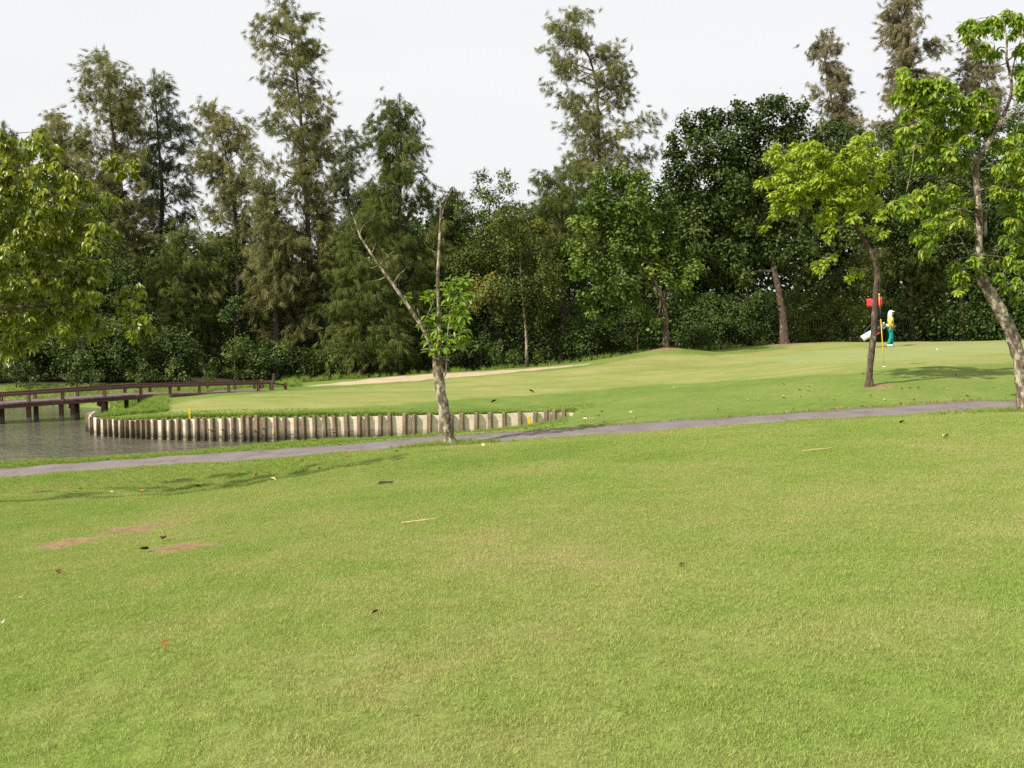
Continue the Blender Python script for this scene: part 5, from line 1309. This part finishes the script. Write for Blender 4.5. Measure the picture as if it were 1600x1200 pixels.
def scatter(name, label, P, scl, proto):
    me = bpy.data.meshes.new(name); me.vertices.add(len(P)); me.vertices.foreach_set('co', np.asarray(P, np.float32).ravel())
    a = me.attributes.new('scl', 'FLOAT', 'POINT'); a.data.foreach_set('value', np.asarray(scl, np.float32))
    r_ = np.stack([rng.normal(0, .08, len(P)), rng.normal(0, .08, len(P)), rng.random(len(P)) * 6.283], -1)
    a = me.attributes.new('rot', 'FLOAT_VECTOR', 'POINT'); a.data.foreach_set('vector', r_.astype(np.float32).ravel())
    o = bpy.data.objects.new(name, me); C.objects.link(o)
    ng = bpy.data.node_groups.new(name, 'GeometryNodeTree')
    ng.interface.new_socket('Geometry', in_out='INPUT', socket_type='NodeSocketGeometry')
    ng.interface.new_socket('Geometry', in_out='OUTPUT', socket_type='NodeSocketGeometry')
    N_ = ng.nodes
    gi, go = N_.new('NodeGroupInput'), N_.new('NodeGroupOutput')
    ip = N_.new('GeometryNodeInstanceOnPoints'); oi = N_.new('GeometryNodeObjectInfo'); oi.inputs['Object'].default_value = proto
    s_ = N_.new('GeometryNodeInputNamedAttribute'); s_.data_type = 'FLOAT'; s_.inputs['Name'].default_value = 'scl'
    q_ = N_.new('GeometryNodeInputNamedAttribute'); q_.data_type = 'FLOAT_VECTOR'; q_.inputs['Name'].default_value = 'rot'
    er = N_.new('FunctionNodeEulerToRotation')
    L_ = ng.links
    L_.new(gi.outputs[0], ip.inputs['Points']); L_.new(oi.outputs['Geometry'], ip.inputs['Instance'])
    L_.new(s_.outputs[0], ip.inputs['Scale']); L_.new(q_.outputs[0], er.inputs[0]); L_.new(er.outputs[0], ip.inputs['Rotation'])
    L_.new(ip.outputs[0], go.inputs[0])
    md = o.modifiers.new('scatter', 'NODES'); md.node_group = ng
    tag(o, label, 'grass', kind='stuff')
    return o

def path_d(X, Y): return Y - np.interp(X, sp_path[:, 0], sp_path[:, 1])
sp_path = spline([tuple(p) for p in path_pts], 0.3)
mown = tuft('mown_tuft', 84, .017, .0030, .085, .95, 1, blade_mat('mown_blades', False))
n = 200000
D = np.sqrt(rng.random(n) * (27 ** 2 - 3.0 ** 2) + 3.0 ** 2)
keep = rng.random(n) < np.minimum(1, (9.0 / D) ** 1.2)
D = D[keep]; X = (rng.random(len(D)) * 2 - 1) * (D * .5 + .5)
pd = path_d(X, D)
ok = pd < -.85
for (cx, cy, ang, lx, ly) in SOIL:
    u = (X - cx) * math.cos(ang) + (D - cy) * math.sin(ang); v_ = -(X - cx) * math.sin(ang) + (D - cy) * math.cos(ang)
    e_ = np.hypot(u / lx, v_ / ly); ok &= (e_ > .42 + .62 * rng.random(len(X)))
X, D = X[ok], D[ok]
scatter('mown_grass', 'short mown turf of the near slope', np.stack([X, D, height(X, D) - .004], -1), (.8 + .45 * rng.random(len(X))) * np.interp(D, [3, 10, 27], [1, 1.05, 1.7]), mown)

longt = tuft('long_tuft', 26, 1.0, .045, .22, .55, 2, blade_mat('long_blades', True))
LP, LS = [], []
def patch(n_, fn, s0, s1):
    X_, D_ = fn(n_); LP.append(np.stack([X_, D_, height(X_, D_) - .01], -1)); LS.append(s0 + (s1 - s0) * rng.random(len(X_)) ** 1.5)
def band(px0, px1, f0, f1):
    def fn(n_):
        px = rng.uniform(px0, px1, n_); u = rng.random(n_); a, b = f0(px), f1(px); D_ = a + (b - a) * u
        return (px - 800) / F * D_, D_
    return fn
pxp = np.array([q[0] for q in PATHC], float); pdp = np.array([q[2] for q in PATHC], float)
pathD = lambda px: np.interp(px, pxp, pdp)
wallD = lambda px: np.interp(px, [q[0] for q in WALL[:15]][::-1], [q[1] for q in WALL[:15]][::-1])
strip0 = lambda px: pathD(px) - np.interp(px, [-60, 330, 600, 720], [5.4, 5.2, 3.6, 1.4])
patch(6200, band(-60, 540, strip0, lambda px: pathD(px) - .85), .035, .08)
patch(1900, band(540, 720, strip0, lambda px: pathD(px) - .85), .025, .055)
patch(1300, band(-60, 1620, lambda px: pathD(px) - 1.05, lambda px: pathD(px) - .82), .025, .055)
patch(1300, band(-60, 1620, lambda px: pathD(px) + .84, lambda px: pathD(px) + 1.1), .04, .08)
patch(2600, band(-60, 560, lambda px: pathD(px) + .9, lambda px: np.interp(px, [-60, 0, 150, 300, 400, 460, 560], [27.5, 27.7, 28.3, 29.3, 30.5, 31.4, 31.5])), .05, .13)
patch(1200, band(520, 890, lambda px: pathD(px) + 1.5, lambda px: wallD(px) - .15), .05, .12)
patch(2600, band(148, 900, lambda px: wallD(px) + .24, lambda px: wallD(px) + .55), .06, .14)
patch(3000, band(148, 930, lambda px: wallD(px) + .4, lambda px: wallD(px) + 2.0), .03, .07)
patch(1500, band(150, 260, lambda px: 34.4 + 0 * px, lambda px: 37 + (px - 150) * .03), .10, .24)
patch(900, band(150, 330, lambda px: 37 + (px - 150) * .02, lambda px: 42 + 0 * px), .10, .26)
patch(1800, band(-160, 470, lambda px: 41.9 + .003 * np.maximum(0, px), lambda px: 46 + 0 * px), .08, .28)
patch(1300, band(440, 1200, lambda px: np.interp(px, [440, 600, 840, 1035, 1110, 1200], [47.5, 51, 52.5, 53, 54.5, 57]), lambda px: np.interp(px, [440, 600, 840, 1035, 1110, 1200], [52, 55, 56.5, 57, 59, 61])), .12, .40)
yt = at(702, 693, 25.0)
patch(420, lambda n_: (yt.x + rng.normal(0, .55, n_), np.minimum(yt.y + rng.normal(-.05, .22, n_), pathD(702) - .85)), .07, .17)
rt = at(1600, 634, 25.0)
patch(300, lambda n_: (rt.x + rng.normal(-.2, .8, n_), rt.y + rng.normal(.1, .3, n_)), .08, .16)
scatter('long_grass', 'long unmown grass along path, wall and pond edges', np.concatenate(LP), np.concatenate(LS), longt)
